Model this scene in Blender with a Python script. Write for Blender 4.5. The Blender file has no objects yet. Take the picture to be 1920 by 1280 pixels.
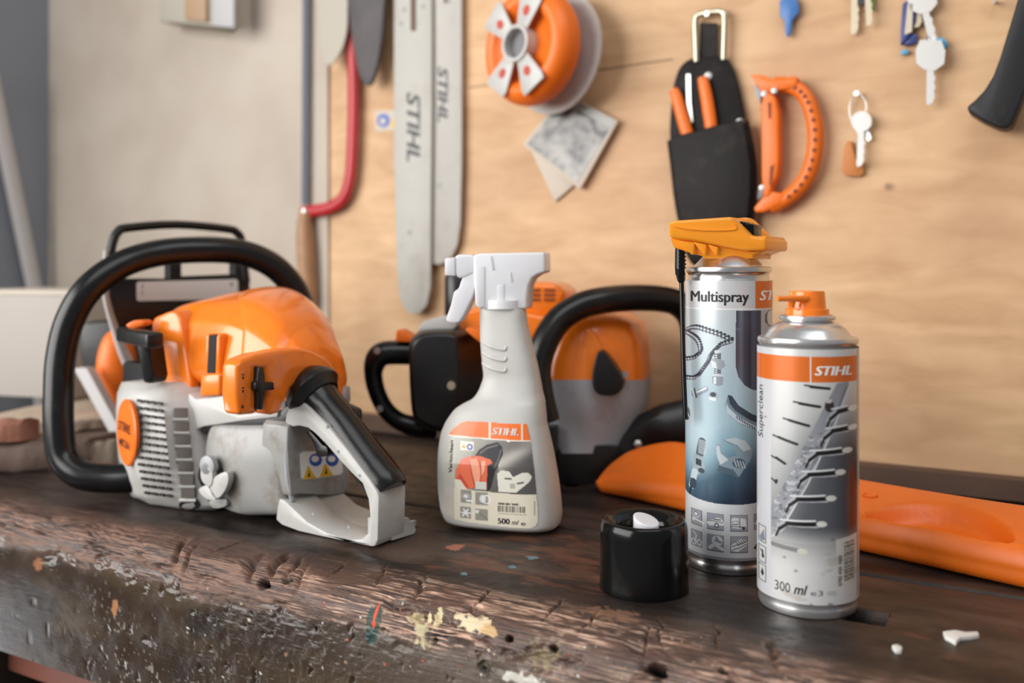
import bpy, bmesh, math, random
import numpy as np
from mathutils import Vector, Matrix
C = bpy.context.scene.collection
SC = bpy.context.scene
# ------------------------------------------------------------------ camera, world, lights, exposure
F = 1780.0            # focal length in pixels of the 1920-wide frame
CAMZ = 0.22           # lens height over the bench top (z = 0)
cam = bpy.data.cameras.new('camera')
cam.sensor_width = 36.0
cam.lens = 36.0 * F / 1920.0
cam.shift_y = -(640 - 500) / 1920.0
cam.clip_start = 0.01
cam.dof.use_dof = True
cam.dof.focus_distance = 0.69
cam.dof.aperture_fstop = 3.6
co = bpy.data.objects.new('camera', cam)
co.location = (0, 0, CAMZ)
co.rotation_euler = (math.pi / 2, 0, 0)
C.objects.link(co)
SC.camera = co

U = Vector((math.cos(math.radians(30)), -0.5, 0))      # along bench and back wall, to the right
N = Vector((0.5, math.cos(math.radians(30)), 0))       # from the bench front to the wall
S_WALL = 1.02
S_EDGE = 0.505

world = bpy.data.worlds.new('world')
SC.world = world
world.use_nodes = True
wb = world.node_tree.nodes['Background']
wb.inputs[0].default_value = (0.92, 0.95, 1.0, 1)
wb.inputs[1].default_value = 0.27

def area(name, loc, target, size, size_y, power, col):
    d = bpy.data.lights.new(name, 'AREA')
    d.shape = 'RECTANGLE'; d.size = size; d.size_y = size_y
    d.energy = power; d.color = col
    o = bpy.data.objects.new(name, d); C.objects.link(o)
    o.location = loc
    o.rotation_euler = (Vector(target) - Vector(loc)).to_track_quat('-Z', 'Y').to_euler()
    return o
area('window_daylight', (-2.05, -0.10, 0.75), (-0.1, 0.9, 0.1), 2.3, 1.5, 84, (1.0, 0.985, 0.96))
area('skylight', (0.3, -0.6, 2.2), (0.0, 0.8, 0.0), 2.2, 1.2, 25, (0.97, 0.98, 1.0))
area('low_door_daylight', (-2.0, 1.12, -0.765), (-0.4, 0.95, -0.1), 0.56, 0.40, 4.2, (0.95, 0.97, 1.0))
SC.view_settings.view_transform = 'Standard'
SC.view_settings.look = 'None'
SC.view_settings.gamma = 1.0
SC.view_settings.use_curve_mapping = False
SC.view_settings.exposure = 0.0

# ------------------------------------------------------------------ helpers
def s2l(v):
    v = np.asarray(v, float) / 255.0
    return np.where(v <= 0.04045, v / 12.92, ((v + 0.055) / 1.055) ** 2.4)
def rgb(r, g, b):
    c = s2l((r, g, b)); return (float(c[0]), float(c[1]), float(c[2]), 1.0)

def P(px, py, Y):
    return Vector(((px - 960) / F * Y, Y, CAMZ + (500 - py) / F * Y))
def W(px, py, d=0.0):
    """point on the plane that lies d in front of the back wall"""
    k = (px - 960) / F
    Y = (S_WALL - d) / (0.5 * k + N.y)
    return P(px, py, Y)

_noise_tab = {}
def _tab(seed):
    if seed not in _noise_tab:
        _noise_tab[seed] = np.random.RandomState(seed).rand(256, 256) * 2 - 1
    return _noise_tab[seed]
def vn(x, y, seed=1):
    t = _tab(seed)
    xi = np.floor(x).astype(int); yi = np.floor(y).astype(int)
    fx = x - xi; fy = y - yi
    fx = fx * fx * (3 - 2 * fx); fy = fy * fy * (3 - 2 * fy)
    a = t[xi & 255, yi & 255]; b = t[(xi + 1) & 255, yi & 255]
    c = t[xi & 255, (yi + 1) & 255]; d = t[(xi + 1) & 255, (yi + 1) & 255]
    return (a * (1 - fx) + b * fx) * (1 - fy) + (c * (1 - fx) + d * fx) * fy
def fbm(x, y, seed=1, oct=4):
    s = 0; a = 1.0; tot = 0
    for i in range(oct):
        s = s + a * vn(x * 2 ** i + 13.7 * i, y * 2 ** i + 7.3 * i, seed + i); tot += a; a *= 0.55
    return s / tot
def sstep(e0, e1, x):
    t = np.clip((x - e0) / (e1 - e0), 0, 1); return t * t * (3 - 2 * t)

def inpoly(X, Y, pts):
    r = np.zeros(X.shape, bool); n = len(pts)
    for i in range(n):
        x0, y0 = pts[i]; x1, y1 = pts[(i + 1) % n]
        if y0 == y1: continue
        cnd = ((y0 > Y) != (y1 > Y)) & (X < (x1 - x0) * (Y - y0) / (y1 - y0) + x0)
        r ^= cnd
    return r
ORG = {}
def setp(o, label=None, cat=None, group=None, kind=None):
    if label: o['label'] = label
    if cat: o['category'] = cat
    if group: o['group'] = group
    if kind: o['kind'] = kind
    return o
def thing(name, label, cat, loc, group=None):
    o = bpy.data.objects.new(name, None); C.objects.link(o)
    o.empty_display_size = 0.02
    o.location = loc
    ORG[o.name] = Vector(loc)
    return setp(o, label, cat, group)

def catmull(pts, n=6, closed=False):
    pts = [Vector(p) for p in pts]
    m = len(pts); out = []
    for i in range(m if closed else m - 1):
        if closed:
            p0, p1, p2, p3 = pts[(i - 1) % m], pts[i], pts[(i + 1) % m], pts[(i + 2) % m]
        else:
            p1, p2 = pts[i], pts[i + 1]
            p0 = pts[i - 1] if i > 0 else p1 * 2 - p2
            p3 = pts[i + 2] if i + 2 < m else p2 * 2 - p1
        for k in range(n):
            t = k / n
            out.append(0.5 * ((2 * p1) + (p2 - p0) * t + (2 * p0 - 5 * p1 + 4 * p2 - p3) * t * t + (3 * p1 - p0 - 3 * p2 + p3) * t ** 3))
    if not closed: out.append(pts[-1].copy())
    return out

class MB:
    """collects shapes, then links them as one mesh object"""
    def __init__(s):
        s.v = []; s.f = []; s.m = []; s.col = None
    def add(s, verts, faces, mat=0):
        b = len(s.v)
        s.v += [Vector(v) for v in verts]
        s.f += [tuple(i + b for i in f) for f in faces]
        s.m += [mat] * len(faces)
        return s
    def prism(s, pts, vec, mat=0):
        n = len(pts); vec = Vector(vec)
        a = [Vector(p) for p in pts]
        # keep the outline facing away from vec
        nrm = Vector((0, 0, 0))
        for i in range(n): nrm += a[i].cross(a[(i + 1) % n])
        if nrm.dot(vec) > 0: a.reverse()
        v = a + [p + vec for p in a]
        f = [tuple(range(n)), tuple(range(2 * n - 1, n - 1, -1))]
        f += [(i, i + n, (i + 1) % n + n, (i + 1) % n) for i in range(n)]
        return s.add(v, f, mat)
    def box(s, c, ax, ay, az, mat=0):
        """centre and three half-axis vectors"""
        c = Vector(c); ax = Vector(ax); ay = Vector(ay); az = Vector(az)
        return s.prism([c - az - ax - ay, c - az + ax - ay, c - az + ax + ay, c - az - ax + ay], az * 2, mat)
    def tube(s, pts, r, seg=12, n=6, mat=0, flat=1.0, up=None, closed=False, raw=False):
        """swept round (or flattened) bar; r number or one per control point"""
        m = len(pts)
        rr = [r] * m if isinstance(r, (int, float)) else list(r)
        if raw: c = [Vector(p) for p in pts]; R = rr
        else:
            c = catmull(pts, n, closed)
            R = []
            for i in range(len(c)):
                q = i / n; k = int(q); t = q - k
                R.append(rr[k % m] * (1 - t) + rr[(k + 1) % m if closed else min(k + 1, m - 1)] * t)
        L = len(c)
        upv = Vector(up).normalized() if up is not None else None
        verts = []; prev = None
        for i in range(L):
            if closed: t = c[(i + 1) % L] - c[i - 1]
            else: t = c[min(i + 1, L - 1)] - c[max(i - 1, 0)]
            t.normalize()
            if upv is not None: x = upv - t * upv.dot(t)
            elif prev is None:
                x = Vector((0, 0, 1)) if abs(t.z) < 0.8 else Vector((1, 0, 0))
                x = x - t * x.dot(t)
            else: x = prev - t * prev.dot(t)
            x.normalize(); prev = x
            y = t.cross(x)
            for k in range(seg):
                a = 2 * math.pi * k / seg
                verts.append(c[i] + x * (math.cos(a) * R[i] * flat) + y * (math.sin(a) * R[i]))
        faces = []
        for i in range(L if closed else L - 1):
            for k in range(seg):
                a = i * seg + k; b = i * seg + (k + 1) % seg
                j = ((i + 1) % L) * seg
                faces.append((a, b, j + (k + 1) % seg, j + k))
        if not closed:
            faces.append(tuple(range(seg - 1, -1, -1)))
            faces.append(tuple((L - 1) * seg + k for k in range(seg)))
        return s.add(verts, faces, mat)
    def loft(s, rings, mat=0, cap=True):
        n = len(rings[0]); v = [p for r in rings for p in r]; f = []
        for i in range(len(rings) - 1):
            for k in range(n):
                f.append((i * n + k, i * n + (k + 1) % n, (i + 1) * n + (k + 1) % n, (i + 1) * n + k))
        if cap:
            f.append(tuple(range(n - 1, -1, -1)))
            f.append(tuple((len(rings) - 1) * n + k for k in range(n)))
        return s.add(v, f, mat)
    def lathe(s, c, prof, axis=(0, 0, 1), seg=64, mat=0, ref=None):
        """prof: (radius, height) pairs"""
        ax = Vector(axis).normalized(); c = Vector(c)
        x = Vector(ref) if ref is not None else (Vector((1, 0, 0)) if abs(ax.x) < 0.8 else Vector((0, 0, 1)))
        x = (x - ax * x.dot(ax)).normalized(); y = ax.cross(x)
        rings = []
        for r, h in prof:
            rings.append([c + ax * h + x * (r * math.cos(2 * math.pi * k / seg)) + y * (r * math.sin(2 * math.pi * k / seg)) for k in range(seg)])
        return s.loft(rings, mat, cap=True)
    def grid(s, fn, nu, nv, mat=0):
        v = [fn(i / nu, j / nv) for j in range(nv + 1) for i in range(nu + 1)]
        f = [(j * (nu + 1) + i, j * (nu + 1) + i + 1, (j + 1) * (nu + 1) + i + 1, (j + 1) * (nu + 1) + i) for j in range(nv) for i in range(nu)]
        return s.add(v, f, mat)
    def text(s, txt, x, y, h, fn, mat=0, xs=1.0, bold=0.0, shear=0.0, rot=0.0, fit=None, heavy=0.0):
        """letters with cap height h, baseline start (x, y), y downward, put on a surface by fn(x, y)"""
        vs, fs, cap = glyphs(txt, bold, shear)
        k = h / cap
        w = max(v[0] for v in vs)
        sx = k * xs if fit is None else fit / w
        ca, sa = math.cos(math.radians(rot)), math.sin(math.radians(rot))
        for hx in ((0,) if not heavy else (-heavy, 0, heavy)):
            out = []
            for gx, gy in vs:
                dx, dy = gx * sx + hx, gy * k
                out.append(fn(x + dx * ca - dy * sa, y - (dx * sa + dy * ca)))
            s.add(out, fs, mat)
        return s
    def build(s, name, mats, parent=None, bevel=0, seg=2, subsurf=0, sharp=40, flip=True, merge=False):
        me = bpy.data.meshes.new(name)
        o = bpy.data.objects.new(name, me); C.objects.link(o)
        org = Vector((0, 0, 0))
        if parent is not None:
            o.parent = parent; org = ORG.get(parent.name, org)
            ORG[o.name] = org
        top = parent
        while top is not None and top.parent is not None: top = top.parent
        if top is not None and top.name.split('.')[0] in ('chainsaw', 'hedge_trimmer', 'blade_cover', 'machine_cover'):
            for v in s.v: v.z = max(v.z, .0006)
        me.from_pydata([v - org for v in s.v], [], s.f)
        if not isinstance(mats, (list, tuple)): mats = [mats]
        for m in mats: me.materials.append(m)
        me.polygons.foreach_set('material_index', s.m)
        if bevel or flip or merge:
            bm = bmesh.new(); bm.from_mesh(me)
            if merge: bmesh.ops.remove_doubles(bm, verts=bm.verts, dist=1e-5)
            if flip: bmesh.ops.recalc_face_normals(bm, faces=bm.faces)
            if bevel:
                ed = [e for e in bm.edges if len(e.link_faces) == 2 and e.calc_face_angle(0) > math.radians(32)]
                bmesh.ops.bevel(bm, geom=ed, offset=bevel, segments=seg, profile=0.5, affect='EDGES', clamp_overlap=True)
            bm.to_mesh(me); bm.free()
        me.polygons.foreach_set('use_smooth', [True] * len(me.polygons))
        if not subsurf: me.set_sharp_from_angle(angle=math.radians(sharp))
        else:
            md = o.modifiers.new('smooth', 'SUBSURF'); md.levels = subsurf; md.render_levels = subsurf
        me.update()
        return o

def fine_tris(vs, fs, lim=0.11):
    bm = bmesh.new(); vv = [bm.verts.new((x, y, 0)) for x, y in vs]
    for f in fs:
        try: bm.faces.new([vv[i] for i in f])
        except ValueError: pass
    bmesh.ops.triangulate(bm, faces=bm.faces)
    for _ in range(4):
        ed = [e for e in bm.edges if e.calc_length() > lim]
        if not ed: break
        bmesh.ops.subdivide_edges(bm, edges=ed, cuts=1)
        bmesh.ops.triangulate(bm, faces=bm.faces)
    bm.verts.index_update()
    out = [(v.co.x, v.co.y) for v in bm.verts], [tuple(v.index for v in f.verts) for f in bm.faces]
    bm.free(); return out
_gl = {}
def glyphs(txt, bold, shear):
    key = (txt, bold, shear)
    if key in _gl: return _gl[key]
    def mesh_of(t):
        cu = bpy.data.curves.new('letters', 'FONT'); cu.body = t; cu.offset = bold; cu.shear = shear
        cu.resolution_u = 4
        ob = bpy.data.objects.new('letters', cu); C.objects.link(ob)
        dg = bpy.context.evaluated_depsgraph_get(); dg.update()
        me = ob.evaluated_get(dg).to_mesh()
        vs = [(v.co.x, v.co.y) for v in me.vertices]; fs = [tuple(p.vertices) for p in me.polygons]
        bpy.data.objects.remove(ob); bpy.data.curves.remove(cu)
        return vs, fs
    vs, fs = fine_tris(*mesh_of(txt))
    hv, _ = mesh_of('H')
    cap = max(v[1] for v in hv)
    x0 = min(v[0] for v in vs)
    vs = [(x - x0, y) for x, y in vs]
    _gl[key] = (vs, fs, cap)
    return _gl[key]

def numgrid(name, V, F4, mat, parent=None, col=None, org=(0, 0, 0)):
    """mesh straight from numpy arrays with a colour per vertex"""
    me = bpy.data.meshes.new(name)
    o = bpy.data.objects.new(name, me); C.objects.link(o)
    org = ORG.get(parent.name, Vector(org)) if parent is not None else Vector(org)
    V = V - np.array(org)
    me.vertices.add(len(V)); me.vertices.foreach_set('co', V.astype(np.float32).ravel())
    me.loops.add(F4.size); me.loops.foreach_set('vertex_index', F4.astype(np.int32).ravel())
    me.polygons.add(len(F4))
    me.polygons.foreach_set('loop_start', np.arange(0, F4.size, 4, dtype=np.int32))
    me.polygons.foreach_set('loop_total', np.full(len(F4), 4, dtype=np.int32))
    me.polygons.foreach_set('use_smooth', np.ones(len(F4), dtype=bool))
    me.update(calc_edges=True); me.validate()
    for m in (mat if isinstance(mat, list) else [mat]): me.materials.append(m)
    if parent is not None:
        o.parent = parent; ORG[o.name] = org
    if col is not None:
        at = me.color_attributes.new('Col', 'FLOAT_COLOR', 'POINT')
        c4 = np.ones((len(V), 4), np.float32); c4[:, :3] = col
        at.data.foreach_set('color', c4.ravel())
    return o
def quads(nu, nv):
    i = np.arange(nu - 1); j = np.arange(nv - 1)
    I, J = np.meshgrid(i, j)
    a = (J * nu + I).ravel()
    return np.stack([a, a + 1, a + 1 + nu, a + nu], 1)

# ------------------------------------------------------------------ materials
MATS = {}
def mat(name, col, rough=0.5, metal=0.0, noise=0.0, nscale=40.0, bump=0.0, bscale=200.0, coat=0.0, dirt=None, dirt_scale=30.0, dirt_amt=0.5, spec=0.5, trans=0.0, sss=0.0, rvar=0.0):
    m = bpy.data.materials.new(name); m.use_nodes = True
    nt = m.node_tree; b = nt.nodes['Principled BSDF']
    b.inputs['Base Color'].default_value = col
    b.inputs['Roughness'].default_value = rough
    b.inputs['Metallic'].default_value = metal
    b.inputs['Coat Weight'].default_value = coat
    b.inputs['Coat Roughness'].default_value = 0.08
    b.inputs['Specular IOR Level'].default_value = spec
    b.inputs['Transmission Weight'].default_value = trans
    if sss:
        b.inputs['Subsurface Weight'].default_value = sss
        b.inputs['Subsurface Radius'].default_value = (0.01, 0.01, 0.01)
        b.inputs['Subsurface Scale'].default_value = 0.5
    tc = nt.nodes.new('ShaderNodeTexCoord')
    last = None
    if noise:
        n = nt.nodes.new('ShaderNodeTexNoise'); n.inputs['Scale'].default_value = nscale; n.inputs['Detail'].default_value = 5
        nt.links.new(tc.outputs['Object'], n.inputs['Vector'])
        mx = nt.nodes.new('ShaderNodeMix'); mx.data_type = 'RGBA'
        nt.links.new(n.outputs['Fac'], mx.inputs[0])
        mx.inputs[6].default_value = [c * (1 - noise) for c in col[:3]] + [1]
        mx.inputs[7].default_value = [min(1, c * (1 + noise)) for c in col[:3]] + [1]
        last = mx.outputs[2]
    if dirt is not None:
        n = nt.nodes.new('ShaderNodeTexNoise'); n.inputs['Scale'].default_value = dirt_scale; n.inputs['Detail'].default_value = 8; n.inputs['Roughness'].default_value = 0.65
        nt.links.new(tc.outputs['Object'], n.inputs['Vector'])
        rp = nt.nodes.new('ShaderNodeValToRGB'); rp.color_ramp.elements[0].position = 0.52; rp.color_ramp.elements[1].position = 0.72
        rp.color_ramp.elements[0].color = (0, 0, 0, 1); rp.color_ramp.elements[1].color = (dirt_amt, dirt_amt, dirt_amt, 1)
        nt.links.new(n.outputs['Fac'], rp.inputs[0])
        mx = nt.nodes.new('ShaderNodeMix'); mx.data_type = 'RGBA'
        nt.links.new(rp.outputs[0], mx.inputs[0])
        if last: nt.links.new(last, mx.inputs[6])
        else: mx.inputs[6].default_value = col
        mx.inputs[7].default_value = dirt
        last = mx.outputs[2]
    if last: nt.links.new(last, b.inputs['Base Color'])
    if rvar:
        n = nt.nodes.new('ShaderNodeTexNoise'); n.inputs['Scale'].default_value = 35; n.inputs['Detail'].default_value = 6
        nt.links.new(tc.outputs['Object'], n.inputs['Vector'])
        mr = nt.nodes.new('ShaderNodeMapRange'); mr.inputs[3].default_value = max(0, rough - rvar); mr.inputs[4].default_value = rough + rvar
        nt.links.new(n.outputs['Fac'], mr.inputs[0]); nt.links.new(mr.outputs[0], b.inputs['Roughness'])
    if bump:
        n = nt.nodes.new('ShaderNodeTexNoise'); n.inputs['Scale'].default_value = bscale; n.inputs['Detail'].default_value = 4
        nt.links.new(tc.outputs['Object'], n.inputs['Vector'])
        bp = nt.nodes.new('ShaderNodeBump'); bp.inputs['Strength'].default_value = bump; bp.inputs['Distance'].default_value = 0.001
        nt.links.new(n.outputs['Fac'], bp.inputs['Height']); nt.links.new(bp.outputs[0], b.inputs['Normal'])
    MATS[name] = m
    return m
def vmat(name, rough=0.4, metal=0.0, coat=0.0, spec=0.5):
    m = bpy.data.materials.new(name); m.use_nodes = True
    nt = m.node_tree; b = nt.nodes['Principled BSDF']
    a = nt.nodes.new('ShaderNodeAttribute'); a.attribute_name = 'Col'
    nt.links.new(a.outputs['Color'], b.inputs['Base Color'])
    b.inputs['Roughness'].default_value = rough; b.inputs['Metallic'].default_value = metal
    b.inputs['Coat Weight'].default_value = coat; b.inputs['Specular IOR Level'].default_value = spec
    return m

M_ORANGE = mat('orange_plastic', (0.90, 0.205, 0.012, 1), 0.24, noise=0.05, nscale=20, coat=0.35, dirt=(0.35, 0.09, 0.02, 1), dirt_scale=60, dirt_amt=0.25, rvar=0.05)
M_ORANGE2 = mat('orange_matt_plastic', (0.84, 0.165, 0.008, 1), 0.42, noise=0.06, dirt=(0.4, 0.09, 0.015, 1), dirt_scale=70, dirt_amt=0.25)
M_YORANGE = mat('bright_orange_cap_plastic', (0.98, 0.34, 0.015, 1), 0.28, coat=0.3)
M_WHITE = mat('shaded_light_grey_plastic', (0.32, 0.313, 0.298, 1), 0.32, noise=0.05, dirt=(0.16, 0.11, 0.06, 1), dirt_scale=38, dirt_amt=0.75)  # light grey saw plastic with the tank's shade put into its colour
M_CASE = mat('off_white_plastic', (0.50, 0.49, 0.465, 1), 0.38, dirt=(0.25, 0.25, 0.2, 1), dirt_scale=40, dirt_amt=0.3)
M_GREYP = mat('mid_grey_plastic', (0.36, 0.37, 0.39, 1), 0.42, dirt=(0.1, 0.08, 0.07, 1), dirt_scale=25, dirt_amt=0.4)
M_BLACK = mat('black_plastic', (0.008, 0.0072, 0.0070, 1), 0.33, bump=0.12, bscale=900, dirt=(0.06, 0.05, 0.04, 1), dirt_scale=60, dirt_amt=0.15)
M_RUBBER = mat('black_rubber', (0.006, 0.0057, 0.0057, 1), 0.25, spec=0.4, bump=0.08, bscale=700, dirt=(0.06, 0.05, 0.04, 1), dirt_scale=40, dirt_amt=0.2)
M_GLOSSB = mat('glossy_black_plastic', (0.004, 0.004, 0.004, 1), 0.16, spec=0.3)
M_DARK = mat('recess_shade', (0.012, 0.011, 0.01, 1), 0.8)  # near-black colour standing for the shade inside slots and holes
M_INK = mat('black_ink', (0.012, 0.012, 0.013, 1), 0.5)
M_INKG = mat('grey_ink', (0.10, 0.10, 0.105, 1), 0.5)
M_WINK = mat('white_ink', (0.82, 0.82, 0.80, 1), 0.5)
M_LABEL = vmat('printed_label', 0.35, coat=0.15)
M_CANLABEL = vmat('printed_tin', 0.33, metal=0.15, coat=0.2)
M_TIN = mat('tinplate', (0.72, 0.72, 0.71, 1), 0.26, metal=1.0, bump=0.05, bscale=300)
M_STEEL = mat('steel', (0.62, 0.62, 0.60, 1), 0.35, metal=1.0, noise=0.15)
M_BOTTLE = mat('white_bottle_plastic', (0.52, 0.51, 0.48, 1), 0.4, sss=0.1, dirt=(0.35, 0.28, 0.22, 1), dirt_scale=18, dirt_amt=0.16)
M_TRIG = mat('translucent_white_plastic', (0.76, 0.76, 0.78, 1), 0.25, sss=0.3, spec=0.5)
M_RED = mat('red_enamel', (0.45, 0.012, 0.02, 1), 0.35)
M_WOODH = mat('handle_wood', (0.38, 0.2, 0.1, 1), 0.5, noise=0.3, nscale=60)
M_BAR = mat('grey_guide_bar', (0.46, 0.44, 0.395, 1), 0.55, metal=0.0, noise=0.06, nscale=25, dirt=(0.25, 0.2, 0.15, 1), dirt_scale=30, dirt_amt=0.3)
M_LEATHER = mat('black_leather', (0.010, 0.0075, 0.0072, 1), 0.5, bump=0.4, bscale=350, noise=0.3, nscale=40, spec=0.16, dirt=(.05, .045, .035, 1), dirt_scale=25, dirt_amt=.5)
M_KEY = mat('nickel_key', (0.56, 0.545, 0.52, 1), 0.35, metal=0.35)
M_BRASS = mat('brass_key', (0.5, 0.42, 0.3, 1), 0.4, metal=0.35)
M_BLUE = mat('blue_plastic', (0.05, 0.16, 0.42, 1), 0.4)
M_NAVY = mat('navy_plastic', (0.03, 0.05, 0.2, 1), 0.4)
M_CYAN = mat('light_blue_plastic', (0.06, 0.35, 0.6, 1), 0.4)
M_GREEN = mat('green_plastic', (0.22, 0.42, 0.1, 1), 0.5)
M_TAN = mat('orange_leather', (0.55, 0.2, 0.05, 1), 0.6)
M_PAPER = mat('white_card', (0.6, 0.53, 0.44, 1), 0.7)
M_CARD = mat('pale_cardboard', (0.43, 0.385, 0.345, 1), 0.7, noise=0.05, nscale=8)
M_YELLOW = mat('yellow_plastic', (0.75, 0.3, 0.02, 1), 0.4)
M_YSIGN = mat('yellow_print', (0.75, 0.45, 0.02, 1), 0.5)
M_BSIGN = mat('blue_print', (0.03, 0.1, 0.45, 1), 0.5)
M_POLE = mat('pale_grey_paint_and_highlight', (0.55, 0.52, 0.51, 1), 0.4)
M_WALLG = mat('grey_painted_wall', (0.24, 0.255, 0.285, 1), 0.7, noise=0.08, nscale=6)
M_FLOOR = mat('concrete_floor', (0.2, 0.18, 0.16, 1), 0.8, noise=0.2, nscale=8)
M_TIMBER = mat('rough_timber', (0.13, 0.085, 0.065, 1), 0.7, noise=0.4, nscale=50, bump=0.6, bscale=120)
M_TIMBERP = mat('pale_timber', (0.47, 0.37, 0.28, 1), 0.7, noise=0.25, nscale=40, bump=0.5, bscale=120)
M_TIMBERR = mat('reddish_timber', (0.3, 0.12, 0.075, 1), 0.7, noise=0.3, nscale=40, bump=0.4, bscale=120)
M_RAIL = mat('red_brown_rail_paint', (0.17, 0.055, 0.035, 1), 0.6, noise=0.2, nscale=30)
M_LEG = mat('dark_leg_wood', (0.03, 0.022, 0.018, 1), 0.7, noise=0.4, nscale=40)
# ------------------------------------------------------------------ the setting
def wood_wall(name, c1, c2, c3, grain, knots=True):
    m = bpy.data.materials.new(name); m.use_nodes = True
    nt = m.node_tree; b = nt.nodes['Principled BSDF']; b.inputs['Roughness'].default_value = 0.62
    L = nt.links.new
    tc = nt.nodes.new('ShaderNodeTexCoord')
    mp = nt.nodes.new('ShaderNodeMapping'); L(tc.outputs['Object'], mp.inputs[0])
    mp.inputs['Scale'].default_value = (grain[0], 1.0, grain[1])
    n1 = nt.nodes.new('ShaderNodeTexNoise'); n1.inputs['Scale'].default_value = 1.0; n1.inputs['Detail'].default_value = 7; n1.inputs['Distortion'].default_value = 0.6
    L(mp.outputs[0], n1.inputs['Vector'])
    n2 = nt.nodes.new('ShaderNodeTexNoise'); n2.inputs['Scale'].default_value = 7.0; n2.inputs['Detail'].default_value = 9
    L(tc.outputs['Object'], n2.inputs['Vector'])
    r1 = nt.nodes.new('ShaderNodeValToRGB'); L(n1.outputs['Fac'], r1.inputs[0])
    e = r1.color_ramp.elements; e[0].position = 0.3; e[0].color = c1; e[1].position = 0.7; e[1].color = c2
    r2 = nt.nodes.new('ShaderNodeValToRGB'); L(n2.outputs['Fac'], r2.inputs[0])
    e = r2.color_ramp.elements; e[0].position = 0.42; e[0].color = (0, 0, 0, 1); e[1].position = 0.75; e[1].color = (0.6, 0.6, 0.6, 1)
    mx = nt.nodes.new('ShaderNodeMix'); mx.data_type = 'RGBA'
    L(r2.outputs[0], mx.inputs[0]); L(r1.outputs[0], mx.inputs[6]); mx.inputs[7].default_value = c3
    out = mx.outputs[2]
    if knots:
        vo = nt.nodes.new('ShaderNodeTexVoronoi'); vo.inputs['Scale'].default_value = 13.0
        nz = nt.nodes.new('ShaderNodeTexNoise'); nz.inputs['Scale'].default_value = 30
        L(tc.outputs['Object'], nz.inputs['Vector'])
        va = nt.nodes.new('ShaderNodeVectorMath'); va.operation = 'MULTIPLY_ADD'
        L(nz.outputs['Color'], va.inputs[0]); va.inputs[1].default_value = (0.02, 0.02, 0.02); L(tc.outputs['Object'], va.inputs[2])
        L(va.outputs[0], vo.inputs['Vector'])
        rk = nt.nodes.new('ShaderNodeValToRGB'); L(vo.outputs['Distance'], rk.inputs[0])
        e = rk.color_ramp.elements; e[0].position = 0.015; e[0].color = (0.75, 0.75, 0.75, 1); e[1].position = 0.07; e[1].color = (0, 0, 0, 1)
        mk = nt.nodes.new('ShaderNodeMix'); mk.data_type = 'RGBA'
        L(rk.outputs[0], mk.inputs[0]); L(out, mk.inputs[6]); mk.inputs[7].default_value = (0.2, 0.1, 0.05, 1)
        out = mk.outputs[2]
    L(out, b.inputs['Base Color'])
    bp = nt.nodes.new('ShaderNodeBump'); bp.inputs['Strength'].default_value = 0.15; bp.inputs['Distance'].default_value = 0.001
    L(n1.outputs['Fac'], bp.inputs['Height']); L(bp.outputs[0], b.inputs['Normal'])
    return m
M_PLY = wood_wall('plywood', (0.55, 0.33, 0.165, 1), (0.74, 0.485, 0.27, 1), (0.45, 0.25, 0.14, 1), (12.0, 42.0))
M_PALE = wood_wall('whitewashed_board', (0.50, 0.425, 0.35, 1), (0.53, 0.46, 0.385, 1), (0.36, 0.28, 0.22, 1), (5.0, 7.0), False)

def uN(a, s, z): return U * a + N * s + Vector((0, 0, z))
def wallslab(name, m, a0, a1, z0, z1, s0, s1):
    """a slab whose own x axis runs along the wall"""
    b = MB(); c = Vector(((a0 + a1) / 2, (s0 + s1) / 2, (z0 + z1) / 2))
    b.box(c, ((a1 - a0) / 2, 0, 0), (0, (s1 - s0) / 2, 0), (0, 0, (z1 - z0) / 2))
    o = b.build(name, m)
    o.rotation_euler = (0, 0, math.radians(-30))
    return o
def aof(px, d=0.0):
    return W(px, 500, d).dot(U)
A_CORNER = aof(96)
A_SEAM = aof(618)
setp(wallslab('wall_back', M_PLY, A_SEAM, 1.6, -0.95, 1.75, S_WALL, S_WALL + 0.02), kind='structure')
setp(wallslab('trim_1', M_PALE, A_CORNER - 0.02, A_SEAM, -0.95, 1.75, S_WALL - 0.004, S_WALL + 0.02), kind='structure')
setp(wallslab('wall_left', M_WALLG, A_CORNER - 0.06, A_CORNER, -0.95, 1.75, 0.36, S_WALL + 0.02), kind='structure')
setp(wallslab('floor', M_FLOOR, -3.2, 3.0, -0.98, -0.95, -2.2, S_WALL + 0.1), kind='structure')
# dark strip of timber where the wall meets the bench, with a ledge in front of it
M_STRIP = mat('dark_strip_wood', (0.11, 0.062, 0.04, 1), 0.7, noise=0.35, nscale=20, bump=0.4, bscale=150)
setp(wallslab('trim_2', M_STRIP, A_CORNER, 1.0, 0.002, 0.0215, S_WALL - 0.022, S_WALL), kind='structure')

# ------------------------------------------------------------------ workbench
bench = thing('workbench', 'heavy worn dark timber workbench with battered paint-flecked front edge', 'workbench', uN(-0.3, 0.75, -0.95))
def bt(px, py):
    """(a, s) of a spot on the bench top"""
    Y = F * CAMZ / (py - 500); p = P(px, py, Y); return p.dot(U), p.dot(N)
def bf(px, py):
    """(a, z) of a spot on the bench front"""
    k = (px - 960) / F; Y = S_EDGE / (0.5 * k + N.y); p = P(px, py, Y); return p.dot(U), p.z
RB = 0.02; TH = 0.122
ARC = RB * math.pi / 2
def qf(px, py):
    a, z = bf(px, py); return a, (-RB - z) + ARC / 2
def qt(px, py):
    a, s = bt(px, py); return a, (S_EDGE + RB - s) - ARC / 2
av = np.concatenate([np.arange(-1.25, -0.75, 0.003), np.arange(-0.75, -0.46, 0.0013), np.arange(-0.46, 0.06, 0.0006), np.arange(0.06, 0.6, 0.005)])
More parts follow.
